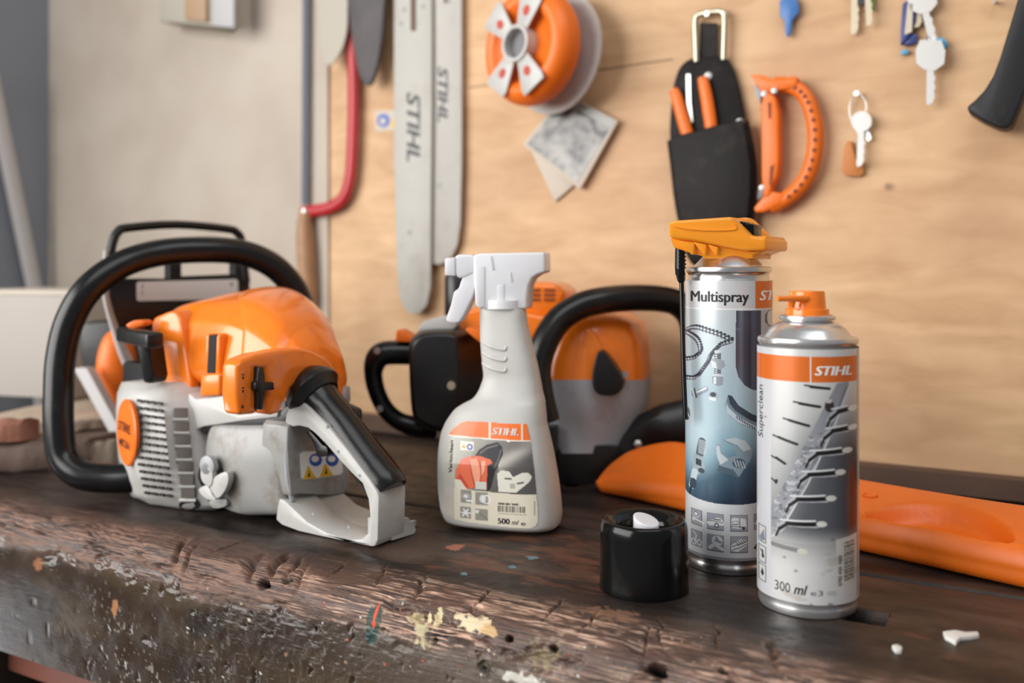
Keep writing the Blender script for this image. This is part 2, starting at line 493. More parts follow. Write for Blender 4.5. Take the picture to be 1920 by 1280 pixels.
qtop = np.concatenate([np.arange(-(1.03 - S_EDGE - RB), -0.24, 0.004), np.arange(-0.24, -0.0, 0.0011)]) - ARC / 2
qarc = np.arange(-ARC / 2, ARC / 2, 0.0005)
qface = ARC / 2 + np.arange(0, TH - RB + 0.0005, 0.0007)
qv = np.concatenate([qtop, qarc, qface])
A, Q = np.meshgrid(av, qv)
th = np.clip((Q + ARC / 2) / RB, 0, math.pi / 2)
S = np.where(Q < -ARC / 2, S_EDGE + RB - (Q + ARC / 2), S_EDGE + RB - RB * np.sin(th))
Z = np.where(Q > ARC / 2, -RB - (Q - ARC / 2), -RB + RB * np.cos(th))
ns = -np.sin(th); nz = np.cos(th)
edge = np.exp(-((Q - 0.004) / 0.022) ** 2)
edgew = sstep(-0.055, -0.012, Q) * (1 - sstep(0.016, 0.030, Q + 0.010 * fbm(A * 14, Q * 0 + 3.3, 51)))
face = sstep(0.012, 0.022, Q); top = 1 - sstep(-0.05, -0.012, Q)
H = -0.005 * edge + 0.004 * edge * fbm(A * 5, Q * 6, 3)
H = H + 0.0018 * fbm(A * 14, Q * 18, 5, 4) * (0.35 + face * 0.3 * sstep(-.7, -.5, A) - face * .25 * (1 - sstep(-.7, -.5, A)) + edge)
grain = fbm(A * 60, Q * 1000, 9, 3)
lf = 1 - .9 * face * (1 - sstep(-.66, -.5, A))
H = H + grain * (0.00015 + 0.00022 * edgew + 0.0001 * face) * lf
chip = np.clip(fbm(A * 34, Q * 70 + 4, 21, 4) - 0.12, 0, 1)
H = H - chip * 0.012 * edge
fine = fbm(A * 160, Q * 190, 31, 3)
H = H + lf * fine * (0.0003 + .0005 * face * sstep(-.62, -.5, A) * (1 - sstep(-.42, -.3, A)))
pit = np.clip(fbm(A * 110, Q * 100, 41, 3) - 0.40, 0, 1) * sstep(-.75, -.5, A)
H = H - pit * 0.008 * face
scr = np.clip(vn(A * 700, Q * 60, 61) - 0.8, 0, 1) * sstep(0, .35, fbm(A * 9, Q * 9, 62, 2))
H = H - scr * 0.003 * face
# saw cuts and knocks across the edge
cuts = [(330, 1020, .5, .0030, .008), (345, 1030, .3, .002, .005), (435, 1020, -.3, .0015, .004), (470, 1050, .5, .004, .006), (520, 1050, .6, .004, .007),
        (545, 1060, .5, .002, .004), (560, 1070, .5, .002, .003), (640, 1060, .5, .0012, .003), (715, 1075, .7, .0012, .003), (790, 1095, .8, .002, .004), (905, 1120, .2, .0012, .004),
        (1035, 1140, .2, .001, .003), (1110, 1160, .1, .001, .0025), (1215, 1190, .3, .0012, .003), (1345, 1190, .5, .0015, .003), (1450, 1225, .6, .003, .004), (1240, 1180, .8, .001, .003)]
cutmask = np.zeros_like(A)
for px, py, sl, w, dep in cuts:
    a0, q0 = qt(px, py)
    d = np.abs(A - a0 - sl * (Q - q0) * 0.6 - 0.002 * vn(Q * 120, A * 0 + px, 71))
    g = np.exp(-(d / (w * .8)) ** 2) * np.exp(-((Q - q0) / 0.016) ** 4)
    H = H - g * dep * .75; cutmask = np.maximum(cutmask, g)
holes = [qf(482, 1092) + (.0055, .012), qf(1225, 1258) + (.006, .012), qf(808, 1206) + (.0014, .005), qf(1030, 1215) + (.003, .006), qf(1345, 1250) + (.003, .006), qf(945, 1195) + (.003, .005),
         qf(470, 1150) + (.001, .004), qf(590, 1180) + (.0012, .004), qf(1505, 1268) + (.003, .006), qf(520, 1080) + (.004, .005), qf(905, 1252) + (.004, .004)]
holem = np.zeros_like(A)
for a0, q0, r, dep in holes:
    g = 1 - sstep(r * 0.55, r * 1.15, np.hypot((A - a0) * (1 + 0.3 * vn(Q * 300, A * 300, 5)), (Q - q0)))
    H = H - g * dep; holem = np.maximum(holem, g)
# plank seam and the mortise beside the right can
seam_s = S_EDGE + RB - (0.715 + 0.002 * fbm(A * 9, A * 0, 77)) - ARC / 2
seam = np.exp(-((Q - seam_s) / 0.0025) ** 2); H = H - seam * 0.006
seam2_s = S_EDGE + RB - (0.655 + 0.003 * fbm(A * 12, A * 0, 78)) - ARC / 2
crack = np.exp(-((Q - seam2_s) / 0.0012) ** 2) * sstep(-0.1, 0.3, fbm(A * 7, A * 0 + 2, 79)); H = H - crack * 0.003
am0, qm0 = qt(1575, 1160); am1, qm1 = qt(1672, 1148)
mort = (sstep(am0, am0 + .003, A)) * (1 - sstep(am1 - .002, am1, A)) * np.exp(-((Q - (qm0 + qm1) / 2) / 0.011) ** 8)
H = H - mort * 0.035
# long dent under the saw handle
for px, py, ra, rq, dp in [(740, 1038, .03, .010, .006), (1110, 1085, .012, .006, .002), (440, 985, .05, .012, .004)]:
    a0, q0 = qt(px, py)
    H = H - dp * np.exp(-((A - a0) / ra) ** 2 - ((Q - q0) / rq) ** 2)
dn = np.array(N)
V = A.ravel()[:, None] * np.array(U)[None] + (S + H * ns).ravel()[:, None] * dn[None]
V[:, 2] = (Z + np.minimum(H, 0.0) * nz + np.where(nz > 0.9, 0, np.maximum(H, 0) * nz)).ravel()
def mixc(c, col, w):
    w = np.clip(w, 0, 1)[..., None]; return c * (1 - w) + s2l(col)[None, None, :] * w
n1 = fbm(A * 10, Q * 40, 81, 5); n2 = fbm(A * 40, Q * 120, 91, 4); n3 = fbm(A * 6, Q * 7, 101, 4)
c = np.zeros(A.shape + (3,)) + s2l((44, 34, 29))[None, None, :]
c = mixc(c, (70, 56, 48), top * sstep(-0.05, 0.45, n1))
c = mixc(c, (27, 19, 16), top * sstep(0.0, 0.4, -n1 + 0.3 * n2))
c = mixc(c, (104, 66, 48), top * sstep(0.2, 0.5, n3 + 0.4 * n2) * 0.7)
c = mixc(c, (50, 38, 29), face * 0.95)
c = mixc(c, (96, 84, 74), face * sstep(-.5, -.3, A) * .8)
c = mixc(c, (74, 60, 40), face * sstep(0.0, 0.5, fbm(A * 12, Q * 30, 111, 4)) * 0.5)
c = mixc(c, (30, 24, 20), face * sstep(0.0, 0.4, fbm(A * 9, Q * 13, 121, 4)) * 0.8)
c = mixc(c, (138, 126, 92), face * sstep(0.35, 0.6, vn(A * 70, Q * 900, 131)) * sstep(0.0, 0.4, fbm(A * 8, Q * 14, 141)) * sstep(-.45, -.25, A) * 0.7)
rawm = edgew * sstep(-0.36, 0.06, fbm(A * 11, Q * 40, 151, 4) + 0.25 * grain) * (1 - .65 * sstep(-.30, -.12, A))
c = mixc(c, (104, 78, 66), edgew * 0.7)
c = mixc(c, (204, 162, 138), rawm * sstep(-0.2, 0.3, grain + 0.35 * n2) * (0.22 + 0.6 * sstep(-.52, -.40, A)) * sstep(-.5, .1, fbm(A * 22, Q * 60, 181, 3)))
c = mixc(c, (236, 204, 180), rawm * sstep(0.1, 0.4, grain + 0.4 * fine) * 0.6 * sstep(-.52, -.40, A))
c = mixc(c, (58, 46, 42), edgew * sstep(0.05, 0.3, -grain + .4 * fbm(A * 30, Q * 60, 171, 3)) * 0.85)
c = mixc(c, (172, 132, 104), cutmask * sstep(-0.2, 0.4, fine + n2) * 0.55)
c = mixc(c, (40, 28, 24), sstep(0.3, 0.9, cutmask) * 0.45)
c = mixc(c, (150, 142, 132), face * sstep(0.38, 0.5, fbm(A * 330, Q * 300, 161, 3)) * sstep(-.05, .3, fbm(A * 8, Q * 10, 163, 2)) * 0.8 * sstep(-.75, -.6, A))
c = mixc(c, (170, 165, 160), face * scr * 2.0)
c = mixc(c, (8, 6, 5), np.clip(holem + mort * 2 + seam * 1.2 + crack, 0, 1) * 0.96)  # black joints, and black standing for shade in the holes and mortise
c = mixc(c, (190, 172, 150), holem * sstep(0.1, 0.5, fine) * 0.35)
def spot(px, py, rx, ry, col, amt=1.0, on='f', rag=0.5, seed=7):
    global c
    a0, q0 = qf(px, py) if on == 'f' else qt(px, py)
    a1 = (qf(px + rx, py) if on == 'f' else qt(px + rx, py))[0]; q1 = (qf(px, py + ry) if on == 'f' else qt(px, py + ry))[1]
    d = np.hypot((A - a0) / abs(a1 - a0), (Q - q0) / abs(q1 - q0)) + rag * fbm(A * 220, Q * 220, seed, 3)
    c = mixc(c, col, (1 - sstep(0.75, 1.05, d)) * amt)
# paint drips, plaster and chips of paint with shapes of their own
spot(694, 1165, 13, 44, (22, 58, 52), .9); spot(695, 1150, 3, 30, (206, 72, 40), 1, rag=.2); spot(696, 1172, 4, 6, (206, 72, 40), 1, rag=.2)
spot(788, 1153, 5, 20, (206, 190, 150), 1, rag=.4); spot(803, 1150, 7, 26, (210, 194, 152), 1, rag=.4)
spot(868, 1162, 32, 24, (206, 188, 154), 1, rag=.8); spot(905, 1180, 16, 14, (196, 160, 110), .9, rag=.8); spot(785, 1190, 14, 22, (190, 178, 140), .8, rag=1)
spot(760, 1155, 20, 14, (190, 170, 130), .7, rag=1); spot(980, 1275, 40, 10, (200, 195, 185), .9, rag=1)
spot(215, 1140, 6, 18, (170, 118, 80), .8); spot(70, 1060, 8, 12, (150, 100, 70), .8); spot(1010, 1230, 30, 30, (140, 128, 96), .5, rag=1)
for px, py, r in [(735, 1133, 3), (545, 1085, 2), (600, 1130, 3), (650, 1200, 2), (860, 1250, 2), (1060, 1228, 2), (790, 1240, 2), (720, 1245, 2)]:
    spot(px, py, r, r, (196, 74, 48), .9)
for px, py, rx, ry in [(1000, 1045, 16, 4), (870, 1075, 10, 3), (960, 1062, 8, 3), (800, 1085, 6, 2)]:
    spot(px, py, rx, ry, (104, 140, 150), .7, 't', .8)
spot(855, 1025, 22, 7, (168, 106, 78), .8, 't', .9); spot(640, 990, 40, 12, (120, 82, 62), .5, 't', .9); spot(1150, 1150, 60, 12, (150, 110, 84), .5, 't', .9)
_rs = np.random.RandomState(5)
for i in range(70):
    px = _rs.uniform(350, 1500); py = _rs.uniform(1090, 1275)
    spot(px, py + max(0, (px - 600) * .06), _rs.uniform(1, 3.2), _rs.uniform(1, 3.2), [(176, 170, 162), (190, 176, 150), (150, 120, 96), (208, 204, 198)][i % 4], .8, 'f', .9, 3 + i % 5)
M_BENCH = vmat('worn_bench_wood', 0.42, spec=0.38)
nt = M_BENCH.node_tree; b_ = nt.nodes['Principled BSDF']
tc = nt.nodes.new('ShaderNodeTexCoord'); nn = nt.nodes.new('ShaderNodeTexNoise'); nn.inputs['Scale'].default_value = 60; nn.inputs['Detail'].default_value = 8
nt.links.new(tc.outputs['Object'], nn.inputs['Vector'])
mr = nt.nodes.new('ShaderNodeMapRange'); mr.inputs[1].default_value = .3; mr.inputs[2].default_value = .7; mr.inputs[3].default_value = -0.09; mr.inputs[4].default_value = 0.11
nt.links.new(nn.outputs['Fac'], mr.inputs[0])
ra = nt.nodes.new('ShaderNodeAttribute'); ra.attribute_name = 'Rough'; ad = nt.nodes.new('ShaderNodeMath'); ad.use_clamp = True
nt.links.new(ra.outputs['Fac'], ad.inputs[0]); nt.links.new(mr.outputs[0], ad.inputs[1]); nt.links.new(ad.outputs[0], b_.inputs['Roughness'])
n4 = nt.nodes.new('ShaderNodeTexNoise'); n4.inputs['Scale'].default_value = 900; n4.inputs['Detail'].default_value = 4
nt.links.new(tc.outputs['Object'], n4.inputs['Vector'])
bp = nt.nodes.new('ShaderNodeBump'); bp.inputs['Strength'].default_value = 0.35; bp.inputs['Distance'].default_value = 0.0008
bs = nt.nodes.new('ShaderNodeMath'); bs.operation = 'MULTIPLY'; bs.inputs[1].default_value = .75; nt.links.new(ra.outputs['Fac'], bs.inputs[0]); nt.links.new(bs.outputs[0], bp.inputs['Strength'])
nt.links.new(n4.outputs['Fac'], bp.inputs['Height']); nt.links.new(bp.outputs[0], b_.inputs['Normal'])
bt_o = numgrid('bench_top', V, quads(len(av), len(qv)), M_BENCH, bench, c.reshape(-1, 3))
rg = 0.46 + 0 * A
rg = rg + face * (-0.29 + .12 * sstep(-.66, -.5, A) + .12 * sstep(-.42, -.3, A)); rg = np.where(rawm > .3, np.maximum(rg, .62), rg); rg = np.maximum(rg, np.clip(holem + mort + seam + crack, 0, 1))
ra_ = bt_o.data.attributes.new('Rough', 'FLOAT', 'POINT'); ra_.data.foreach_set('value', rg.ravel().astype(np.float32))
def benchbox(name, m, a0, a1, s0, s1, z0, z1, bev=0.003):
    b = MB(); b.box(uN((a0 + a1) / 2, (s0 + s1) / 2, (z0 + z1) / 2), U * ((a1 - a0) / 2), N * ((s1 - s0) / 2), Vector((0, 0, (z1 - z0) / 2)))
    return b.build(name, m, bench, bevel=bev)
benchbox('bench_underside', M_LEG, -1.25, 0.59, S_EDGE + 0.012, 1.018, -TH, -0.045, 0)
a_leg = (uN(0, 0, 0) + P(45, 1200, 0.97)).dot(U)
benchbox('leg', M_LEG, a_leg - 0.2, a_leg + 0.02, 0.53, 0.62, -0.95, -TH)
benchbox('leg', M_LEG, 0.40, 0.5, 0.53, 0.62, -0.95, -TH)
benchbox('leg', M_LEG, 0.40, 0.5, 0.92, 1.0, -0.95, -TH)
benchbox('rail', M_RAIL, a_leg + 0.02, 0.40, 0.56, 0.6, -TH - 0.055, -TH)
benchbox('lower_shelf', M_LEG, -1.2, 0.5, 0.54, 1.0, -0.40, -0.375)
# ------------------------------------------------------------------ chainsaw
SO = Vector((-.105, .742, 0)); SF3 = Vector((-.848, .53, 0)); SL3 = Vector((-.53, -.848, 0)); UP = Vector((0, 0, 1))
def SL(px, py, L=0.0):
    k = (px - 960) / F; return P(px, py, (.5736 - L) / (.53 * k + .848))
def SF(px, py, f):
    k = (px - 960) / F; return P(px, py, (f + .4823) / (.53 - .848 * k))
def S3(f, l, z): return SO + SF3 * f + SL3 * l + UP * z
def out2(pts, fn, d): return [fn(x, y, d) for x, y in pts]
def sm(pts, n=4):
    return [(v.x, v.y) for v in catmull([(x, y, 0) for x, y in pts], n, True)]
saw = thing('chainsaw', 'orange and off-white chainsaw with black wrap handle at the left end of the bench', 'chainsaw', S3(.15, -.05, 0))
sawnum = saw
# orange top cover
secs = [(.312, [(-.03, .118), (-.034, .14), (-.038, .158), (-.05, .170), (-.07, .176), (-.088, .178), (-.105, .172), (-.114, .15), (-.116, .115)]),
        (.300, [(-.02, .108), (-.022, .14), (-.027, .164), (-.045, .180), (-.07, .186), (-.09, .188), (-.112, .182), (-.12, .15), (-.122, .105)]),
        (.262, [(-.014, .103), (-.016, .14), (-.022, .168), (-.040, .186), (-.066, .190), (-.095, .192), (-.117, .186), (-.127, .15), (-.129, .1)]),
        (.245, [(-.011, .102), (-.013, .14), (-.019, .169), (-.037, .186), (-.066, .196), (-.098, .198), (-.121, .190), (-.130, .15), (-.131, .1)]),
        (.205, [(-.006, .100), (-.008, .14), (-.014, .170), (-.033, .188), (-.066, .1975), (-.1, .1985), (-.124, .190), (-.133, .15), (-.133, .1)]),
        (.170, [(-.002, .1), (-.004, .138), (-.010, .166), (-.028, .188), (-.06, .199), (-.092, .197), (-.112, .184), (-.12, .15), (-.122, .1)]),
        (.130, [(0, .1), (-.002, .130), (-.008, .154), (-.022, .172), (-.045, .180), (-.07, .178), (-.088, .166), (-.097, .14), (-.1, .1)]),
        (.108, [(0, .1), (-.002, .124), (-.008, .142), (-.022, .154), (-.042, .159), (-.062, .155), (-.077, .144), (-.084, .125), (-.085, .1)]),
        (.098, [(-.006, .1), (-.008, .120), (-.014, .134), (-.024, .144), (-.042, .148), (-.060, .144), (-.072, .134), (-.078, .12), (-.08, .1)])]
b = MB()
b.loft([[S3(f, l, z) for l, z in pts] for f, pts in secs])
cowl = b.build('top_cover', M_ORANGE, saw, subsurf=3)
me_ = cowl.data; cr_ = me_.attributes.new('crease_edge', 'FLOAT', 'EDGE')
for e in me_.edges:
    i0, i1 = e.vertices
    if i0 % 9 == i1 % 9 and i0 % 9 in (2, 3, 6): cr_.data[e.index].value = .6 if i0 % 9 == 2 else .4
def cowl_pt(i, f, grow=0.0):
    fs_ = [q[0] for q in secs][::-1]
    l = float(np.interp(f, fs_, [q[1][i][0] for q in secs][::-1])); z = float(np.interp(f, fs_, [q[1][i][1] for q in secs][::-1]))
    d_ = Vector((l + .065, z - .1)); w_ = max(0, min(1, (z - .112) / .03))
    d2 = d_ * (1 + grow * w_ / max(d_.length, .02)) if w_ > 0 else d_ * .98
    return S3(f, -.065 + d2.x, .1 + d2.y)
f0_ = [.160, .160, .163, .196, .232, .238, .238, .238, .238]
b = MB()
for_ = []
for t, gr in ((0, -.003), (.04, .0005), (.08, .0030), (.4, .0034), (.75, .0024), (.92, .001), (1, -.003)):
    for_.append([cowl_pt(i, f0_[i] * (1 - t) + .110 * t, gr) for i in range(9)])
b.loft(for_); dome_ = b.build('cover_dome', M_ORANGE, cowl, subsurf=2)
me_ = dome_.data; cr_ = me_.attributes.new('crease_edge', 'FLOAT', 'EDGE')
for e in me_.edges:
    i0, i1 = e.vertices
    if i0 % 9 == i1 % 9 and i0 % 9 in (2, 3, 5, 6): cr_.data[e.index].value = .45
# raised left panel, ribs and the step on the cover
b = MB()
for x in (388, 408):
    b = MB(); b.prism(out2([(x - 5, 626), (x + 4, 625), (x + 3, 705), (x - 7, 706)], SL, -.001), -SL3 * .02); b.build('cover_rib', M_ORANGE, cowl, bevel=.003, seg=3)
b = MB(); b.prism(out2([(375, 700), (412, 700), (411, 742), (373, 744)], SL, .003), -SL3 * .02)
b.build('cover_panel', M_ORANGE, cowl, bevel=.003, seg=3)
b = MB(); b.prism(out2([(392, 628), (406, 627), (402, 700), (388, 701)], SL, -.0005), -SL3 * .01)
b.build('cover_slot', M_DARK, cowl)
# front lower orange side (in front of the starter)
b = MB(); b.prism(out2(sm([(284, 604), (300, 590), (330, 586), (345, 640), (358, 742), (330, 735), (300, 700), (288, 650)], 3), SL, -.010), -SL3 * .05)
b.build('side_cover', M_ORANGE, cowl, bevel=.006, seg=3)
# off-white band under the cover
b = MB()
b.prism(out2([(352, 736), (366, 748), (441, 738), (446, 778), (520, 768), (520, 782), (448, 790), (380, 800), (366, 806), (352, 790)], SL, -.0005), -SL3 * .09)
b.build('band', M_CASE, saw, bevel=.002)
b = MB(); b.prism(out2([(640, 745), (648, 726), (658, 722), (659, 752), (650, 762), (640, 760)], SF, .098), SF3 * .05)
b.build('rear_corner', M_WHITE, saw, bevel=.002)
# black gap between cover and tank
b = MB(); b.prism(out2([(372, 806), (400, 790), (520, 774), (548, 752), (556, 762), (552, 800), (540, 808), (380, 815)], SL, -.003), -SL3 * .06)
b.build('buffer_gap', M_BLACK, saw, bevel=.002)
# filter housing round the collar, with the control lever
ring = [(444, 684), (456, 673), (480, 664), (522, 656), (556, 653), (584, 657), (612, 670), (632, 692), (644, 722), (646, 744), (634, 752),
        (631, 736), (620, 722), (602, 712), (584, 709), (560, 716), (545, 730), (534, 752), (526, 774), (512, 778), (500, 776), (498, 690), (480, 690), (482, 776), (448, 778), (443, 740)]
b = MB(); b.prism(out2(ring, SF, .086), SF3 * .018)
fh = b.build('filter_housing', M_ORANGE, saw, bevel=.0035, seg=3)
b = MB(); b.prism(out2([(478, 684), (502, 684), (502, 770), (478, 770)], SF, .098), SF3 * .02)
b.build('lever_slot', M_DARK, fh)
b = MB(); b.prism(out2([(486, 688), (493, 688), (497, 704), (497, 716), (514, 716), (515, 731), (497, 732), (494, 768), (485, 768), (486, 732), (479, 732), (479, 716), (484, 714)], SF, .081), SF3 * .018)
b.build('control_lever', M_BLACK, fh, bevel=.001)
b = MB()
for y, n in ((706, 0), (731, 1), (763, 2)):
    if n == 2: b.prism(out2([(452, 765), (458, 764), (455, 758)], SF, .0857), SF3 * .001)
    else:
        b.prism(out2([(454, y - 5), (458, y - 5), (458, y - 3), (454, y - 3)], SF, .0857), SF3 * .001)
        b.prism(out2([(454, y), (458, y), (456, y + 6)], SF, .0857), SF3 * .001)
b.build('lever_symbols', M_INK, fh)
# tank: bulged left side, rear wall
tank_rows = [  # left-side outline in rows: (py, x left, x right, bulge)
    (792, 398, 536, -.006), (800, 384, 540, .000), (825, 378, 538, .004), (860, 374, 537, .007), (900, 376, 538, .007), (935, 390, 541, .004), (955, 410, 544, .0), (972, 470, 546, -.008)]
rings = []
for py, xl, xr, bu in tank_rows:
    pts = []
    for t in (0, .08, .3, .6, .9, 1.0):
        px = xl + (xr - xl) * t
        pts.append(SL(px, py, bu * math.sin(math.pi * min(1, max(0, t))) ** .5 if 0 < t < 1 else -.004))
    far = [p - SL3 * .075 for p in (pts[5], pts[3], pts[2], pts[0])]
    rings.append(pts + far)
b = MB(); b.loft(rings)
tank = b.build('fuel_tank', M_WHITE, saw, subsurf=2)
b = MB(); b.prism(out2(sm([(540, 800), (575, 800), (640, 812), (655, 870), (656, 890), (645, 925), (560, 925), (545, 920)], 3), SF, .094), SF3 * .03)
rw = b.build('tank_rear_wall', M_WHITE, saw, bevel=.006, seg=3)
b = MB(); b.tube([SF(x, y, .097) for x, y in ((538, 800), (537, 850), (540, 900), (548, 938))], .0022, 8)
b.build('tank_seam', M_GREYP, tank)
# rear handle: hand ring with foot plate
outer = [(534, 792), (536, 776), (542, 762), (566, 752), (612, 795), (652, 845), (692, 898), (706, 920), (710, 930), (708, 1012), (704, 1024), (696, 1028), (648, 1021), (600, 1008), (560, 996), (528, 984), (517, 974), (520, 950), (523, 934)]
inner = [(533, 938), (548, 952), (575, 978), (611, 998), (653, 1012), (678, 1011), (691, 998), (693, 965), (690, 936), (679, 906), (658, 886), (634, 860), (611, 833), (590, 812), (577, 802), (560, 798), (548, 800)]
# closed strip between the two outlines, as a prism with a slot at the left
hnd = outer + inner
b = MB(); b.prism(out2(hnd, SL, .001), -SL3 * .034)
rh = b.build('rear_handle', M_CASE, saw, bevel=.0015, seg=2)
b = MB()
b.prism([SL(533, 938, -.004), SL(575, 976, -.004), SL(653, 1010, -.004), SL(690, 1008, -.004), SL(690, 1018, -.004), SL(648, 1018, -.004), SL(560, 992, -.004), SL(528, 980, -.004)], -SL3 * .062)
b.prism([SL(680, 1006, -.03), SL(709, 1006, -.03), SL(706, 1026, -.03), SL(680, 1022, -.03)], -SL3 * .04)
b.prism(out2([(735, 978), (765, 970), (777, 984), (780, 994), (776, 1003), (735, 1013)], SF, .0), SF3 * .025)
b.build('foot_plate', M_CASE, rh, bevel=.003, seg=3)
b = MB()
for x, y in ((587, 963), (654, 988), (633, 846), (673, 891), (613, 800)):
    q = SL(x, y, .0015 if y < 950 else -.002); b = MB(); b.lathe(q - SL3 * .0006, [(.0, 0), (.0012, 0), (.0012, .0009), (0, .0009)], SL3, 8)
    b.build('screw', M_GREYP, rh)
# black grip, collar and levers
gp = [SL(x, y, -.017) for x, y in ((592, 738), (611, 760), (641, 796), (672, 840), (703, 882), (722, 906), (730, 920))]
b = MB(); b.tube(gp, [.0175, .0155, .0152, .016, .0168, .0165, .0155], 20, 6)
grip = b.build('rear_grip', M_RUBBER, saw)
b = MB()
ax = (gp[1] - gp[0]).normalized()
b.lathe(gp[0] - ax * .006, [(0, -.012), (.016, -.012), (.021, -.006), (.0245, 0), (.0245, .004), (.022, .0065), (.0185, .012), (0, .012)], ax, 32)
b.build('collar', M_BLACK, grip)
b = MB(); b.prism(out2([(604, 744), (612, 742), (664, 766), (668, 771), (668, 796), (662, 801), (655, 798)], SL, -.026), -SL3 * .008)
b.build('throttle_lock', M_BLACK, grip, bevel=.0012)
b = MB(); b.prism(out2(sm([(573, 809), (580, 808), (592, 820), (604, 834), (612, 838), (614, 852), (606, 856), (594, 854), (590, 838), (582, 822)], 3), SL, -.011), -SL3 * .012)
b.build('throttle_trigger', M_BLACK, rh, bevel=.001)
# safety sticker
def SFm(x, y, e=0): return SF(x, y, .0935 - e)
st = [(560, 849), (566, 844), (636, 842), (644, 848), (645, 886), (640, 891), (570, 902), (563, 898)]
b = MB(); b.prism([SF(x, y, .0938) for x, y in st], SF3 * .002, 1)
b.prism([SF(602 + (x - 602) * .94, 872 + (y - 872) * .9, .0933) for x, y in st], SF3 * .0008, 0)
for tx, ty in ((580, 898), (612, 893)):
    b.prism([SF(x, y, .0930) for x, y in ((tx - 12, ty + 1), (tx + 13, ty - 2), (tx - 2, ty - 25))], SF3 * .0005, 2)
    b.prism([SF(x, y, .0928) for x, y in ((tx - 3, ty - 4), (tx + 2, ty - 5), (tx, ty - 16))], SF3 * .0004, 4)
for tx, ty in ((592, 862), (623, 862)):
    b.prism([SF(tx + 12 * math.cos(a), ty + 12 * math.sin(a), .0931) for a in np.linspace(0, 6.1, 18)], SF3 * .0005, 3)
    b.prism([SF(tx - 1 + 7 * math.cos(a), ty - 2 + 6 * math.sin(a), .0929) for a in np.linspace(0, 6.1, 14)], SF3 * .0004, 0)
b.build('warning_sticker', [M_WINK, M_GREYP, M_YSIGN, M_BSIGN, M_INK], rw)
# tank cap on the left side
b = MB(); cc = SL(398, 890, .006)
b.lathe(cc, [(0, -.01), (.0145, -.01), (.0145, .003), (.012, .0055), (0, .0055)], SL3, 32)
cap = b.build('tank_cap', M_BLACK, saw, sharp=50)
b = MB(); b.lathe(SL(391, 873, .013), [(0, -.003), (.009, -.003), (.009, .002), (.007, .003), (0, .003)], SL3, 24)
b.build('cap_dial', M_GREYP, cap)
b = MB()
b.prism(out2(sm([(376, 882), (381, 868), (390, 870), (397, 884), (398, 900), (393, 912), (384, 908), (377, 898)], 3), SL, .016), -SL3 * .006)
b.prism(out2(sm([(398, 900), (408, 890), (424, 885), (428, 900), (421, 920), (408, 934), (399, 925), (394, 914)], 3), SL, .015), -SL3 * .006)
b.prism(out2(sm([(372, 918), (384, 910), (392, 914), (398, 928), (404, 936), (392, 937), (380, 930)], 3), SL, .014), -SL3 * .006)
b.build('cap_flap', M_CASE, cap, bevel=.0012)
b = MB(); b.prism(out2(sm([(392, 938), (420, 934), (425, 946), (415, 952), (398, 952)], 3), SL, .006), -SL3 * .02)
b.build('tank_boss', M_WHITE, tank, bevel=.002)
# starter housing: bulged shell with grille
rows = [(716, [(228, .0), (250, .004), (285, .003), (315, -.002), (345, -.010)]),
        (735, [(220, .002), (248, .018), (300, .015), (318, .009), (356, -.004)]),
        (770, [(217, .0), (246, .030), (307, .021), (322, .014), (362, 0)]),
        (815, [(218, .0), (248, .034), (311, .024), (326, .016), (366, .001)]),
        (860, [(222, .0), (252, .033), (316, .024), (331, .016), (370, .002)]),
        (900, [(232, .0), (260, .028), (321, .021), (337, .015), (376, .002)]),
        (930, [(246, .0), (268, .018), (325, .015), (342, .011), (384, .001)]),
        (950, [(268, -.004), (285, .006), (330, .006), (350, .004), (398, -.004)]),
        (962, [(300, -.015), (315, -.006), (345, -.004), (370, -.004), (405, -.012)])]
def starter_pt(px, py, off=0.0):
    """point on the starter shell at a spot of its outline table"""
    ys = [r[0] for r in rows]
    i = max(0, min(len(ys) - 2, int(np.searchsorted(ys, py)) - 1)); t = (py - ys[i]) / (ys[i + 1] - ys[i])
    xs = [a[0] * (1 - t) + c_[0] * t for a, c_ in zip(rows[i][1], rows[i + 1][1])]
    ls = [a[1] * (1 - t) + c_[1] * t for a, c_ in zip(rows[i][1], rows[i + 1][1])]
    return SL(px, py, float(np.interp(px, xs, ls)) + off)
rings = []
for py, pr in rows:
    pts = [SL(x, py, l) for x, l in pr]
    back = [SL(pr[-1][0], py, pr[-1][1]) - SL3 * .05, SL(pr[0][0], py, 0) - SL3 * .05 ]
    rings.append(pts + back)
dense = []
for i in range(len(rings) - 1):
    for k in range(4):
        t = k / 4; dense.append([a.lerp(c_, t) for a, c_ in zip(rings[i], rings[i + 1])])
dense.append(rings[-1])
b = MB(); b.loft(dense)
stt = b.build('starter_housing', M_CASE, saw, bevel=.0, sharp=60)
b = MB()
def patch(b, x0, x1, y0, y1, off, fn, th=.0025, skew=0):
    v = [fn(x0, y0, off), fn(x1, y0 + skew, off), fn(x1, y1 + skew, off), fn(x0, y1, off)]
    b.prism(v, -SL3 * th)
for r in range(14):
    y = 748 + r * 13.3
    xl = 252 + .0006 * (y - 815) ** 2 + max(0, (y - 850) * .14); xr = 305 + (y - 745) * .105
    n = 4
    for k in range(n):
        x0 = xl + (xr - xl) * (k + .12) / n; x1 = xl + (xr - xl) * (k + .78) / n
        sk = 7.5 / n
        patch(b, x0, x1, y + (x0 - xl) * .13, y + 4.5 + (x0 - xl) * .13, .0022, starter_pt, .002, sk * .9)
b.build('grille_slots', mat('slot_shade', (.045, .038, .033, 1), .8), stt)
b = MB(); b2 = MB()
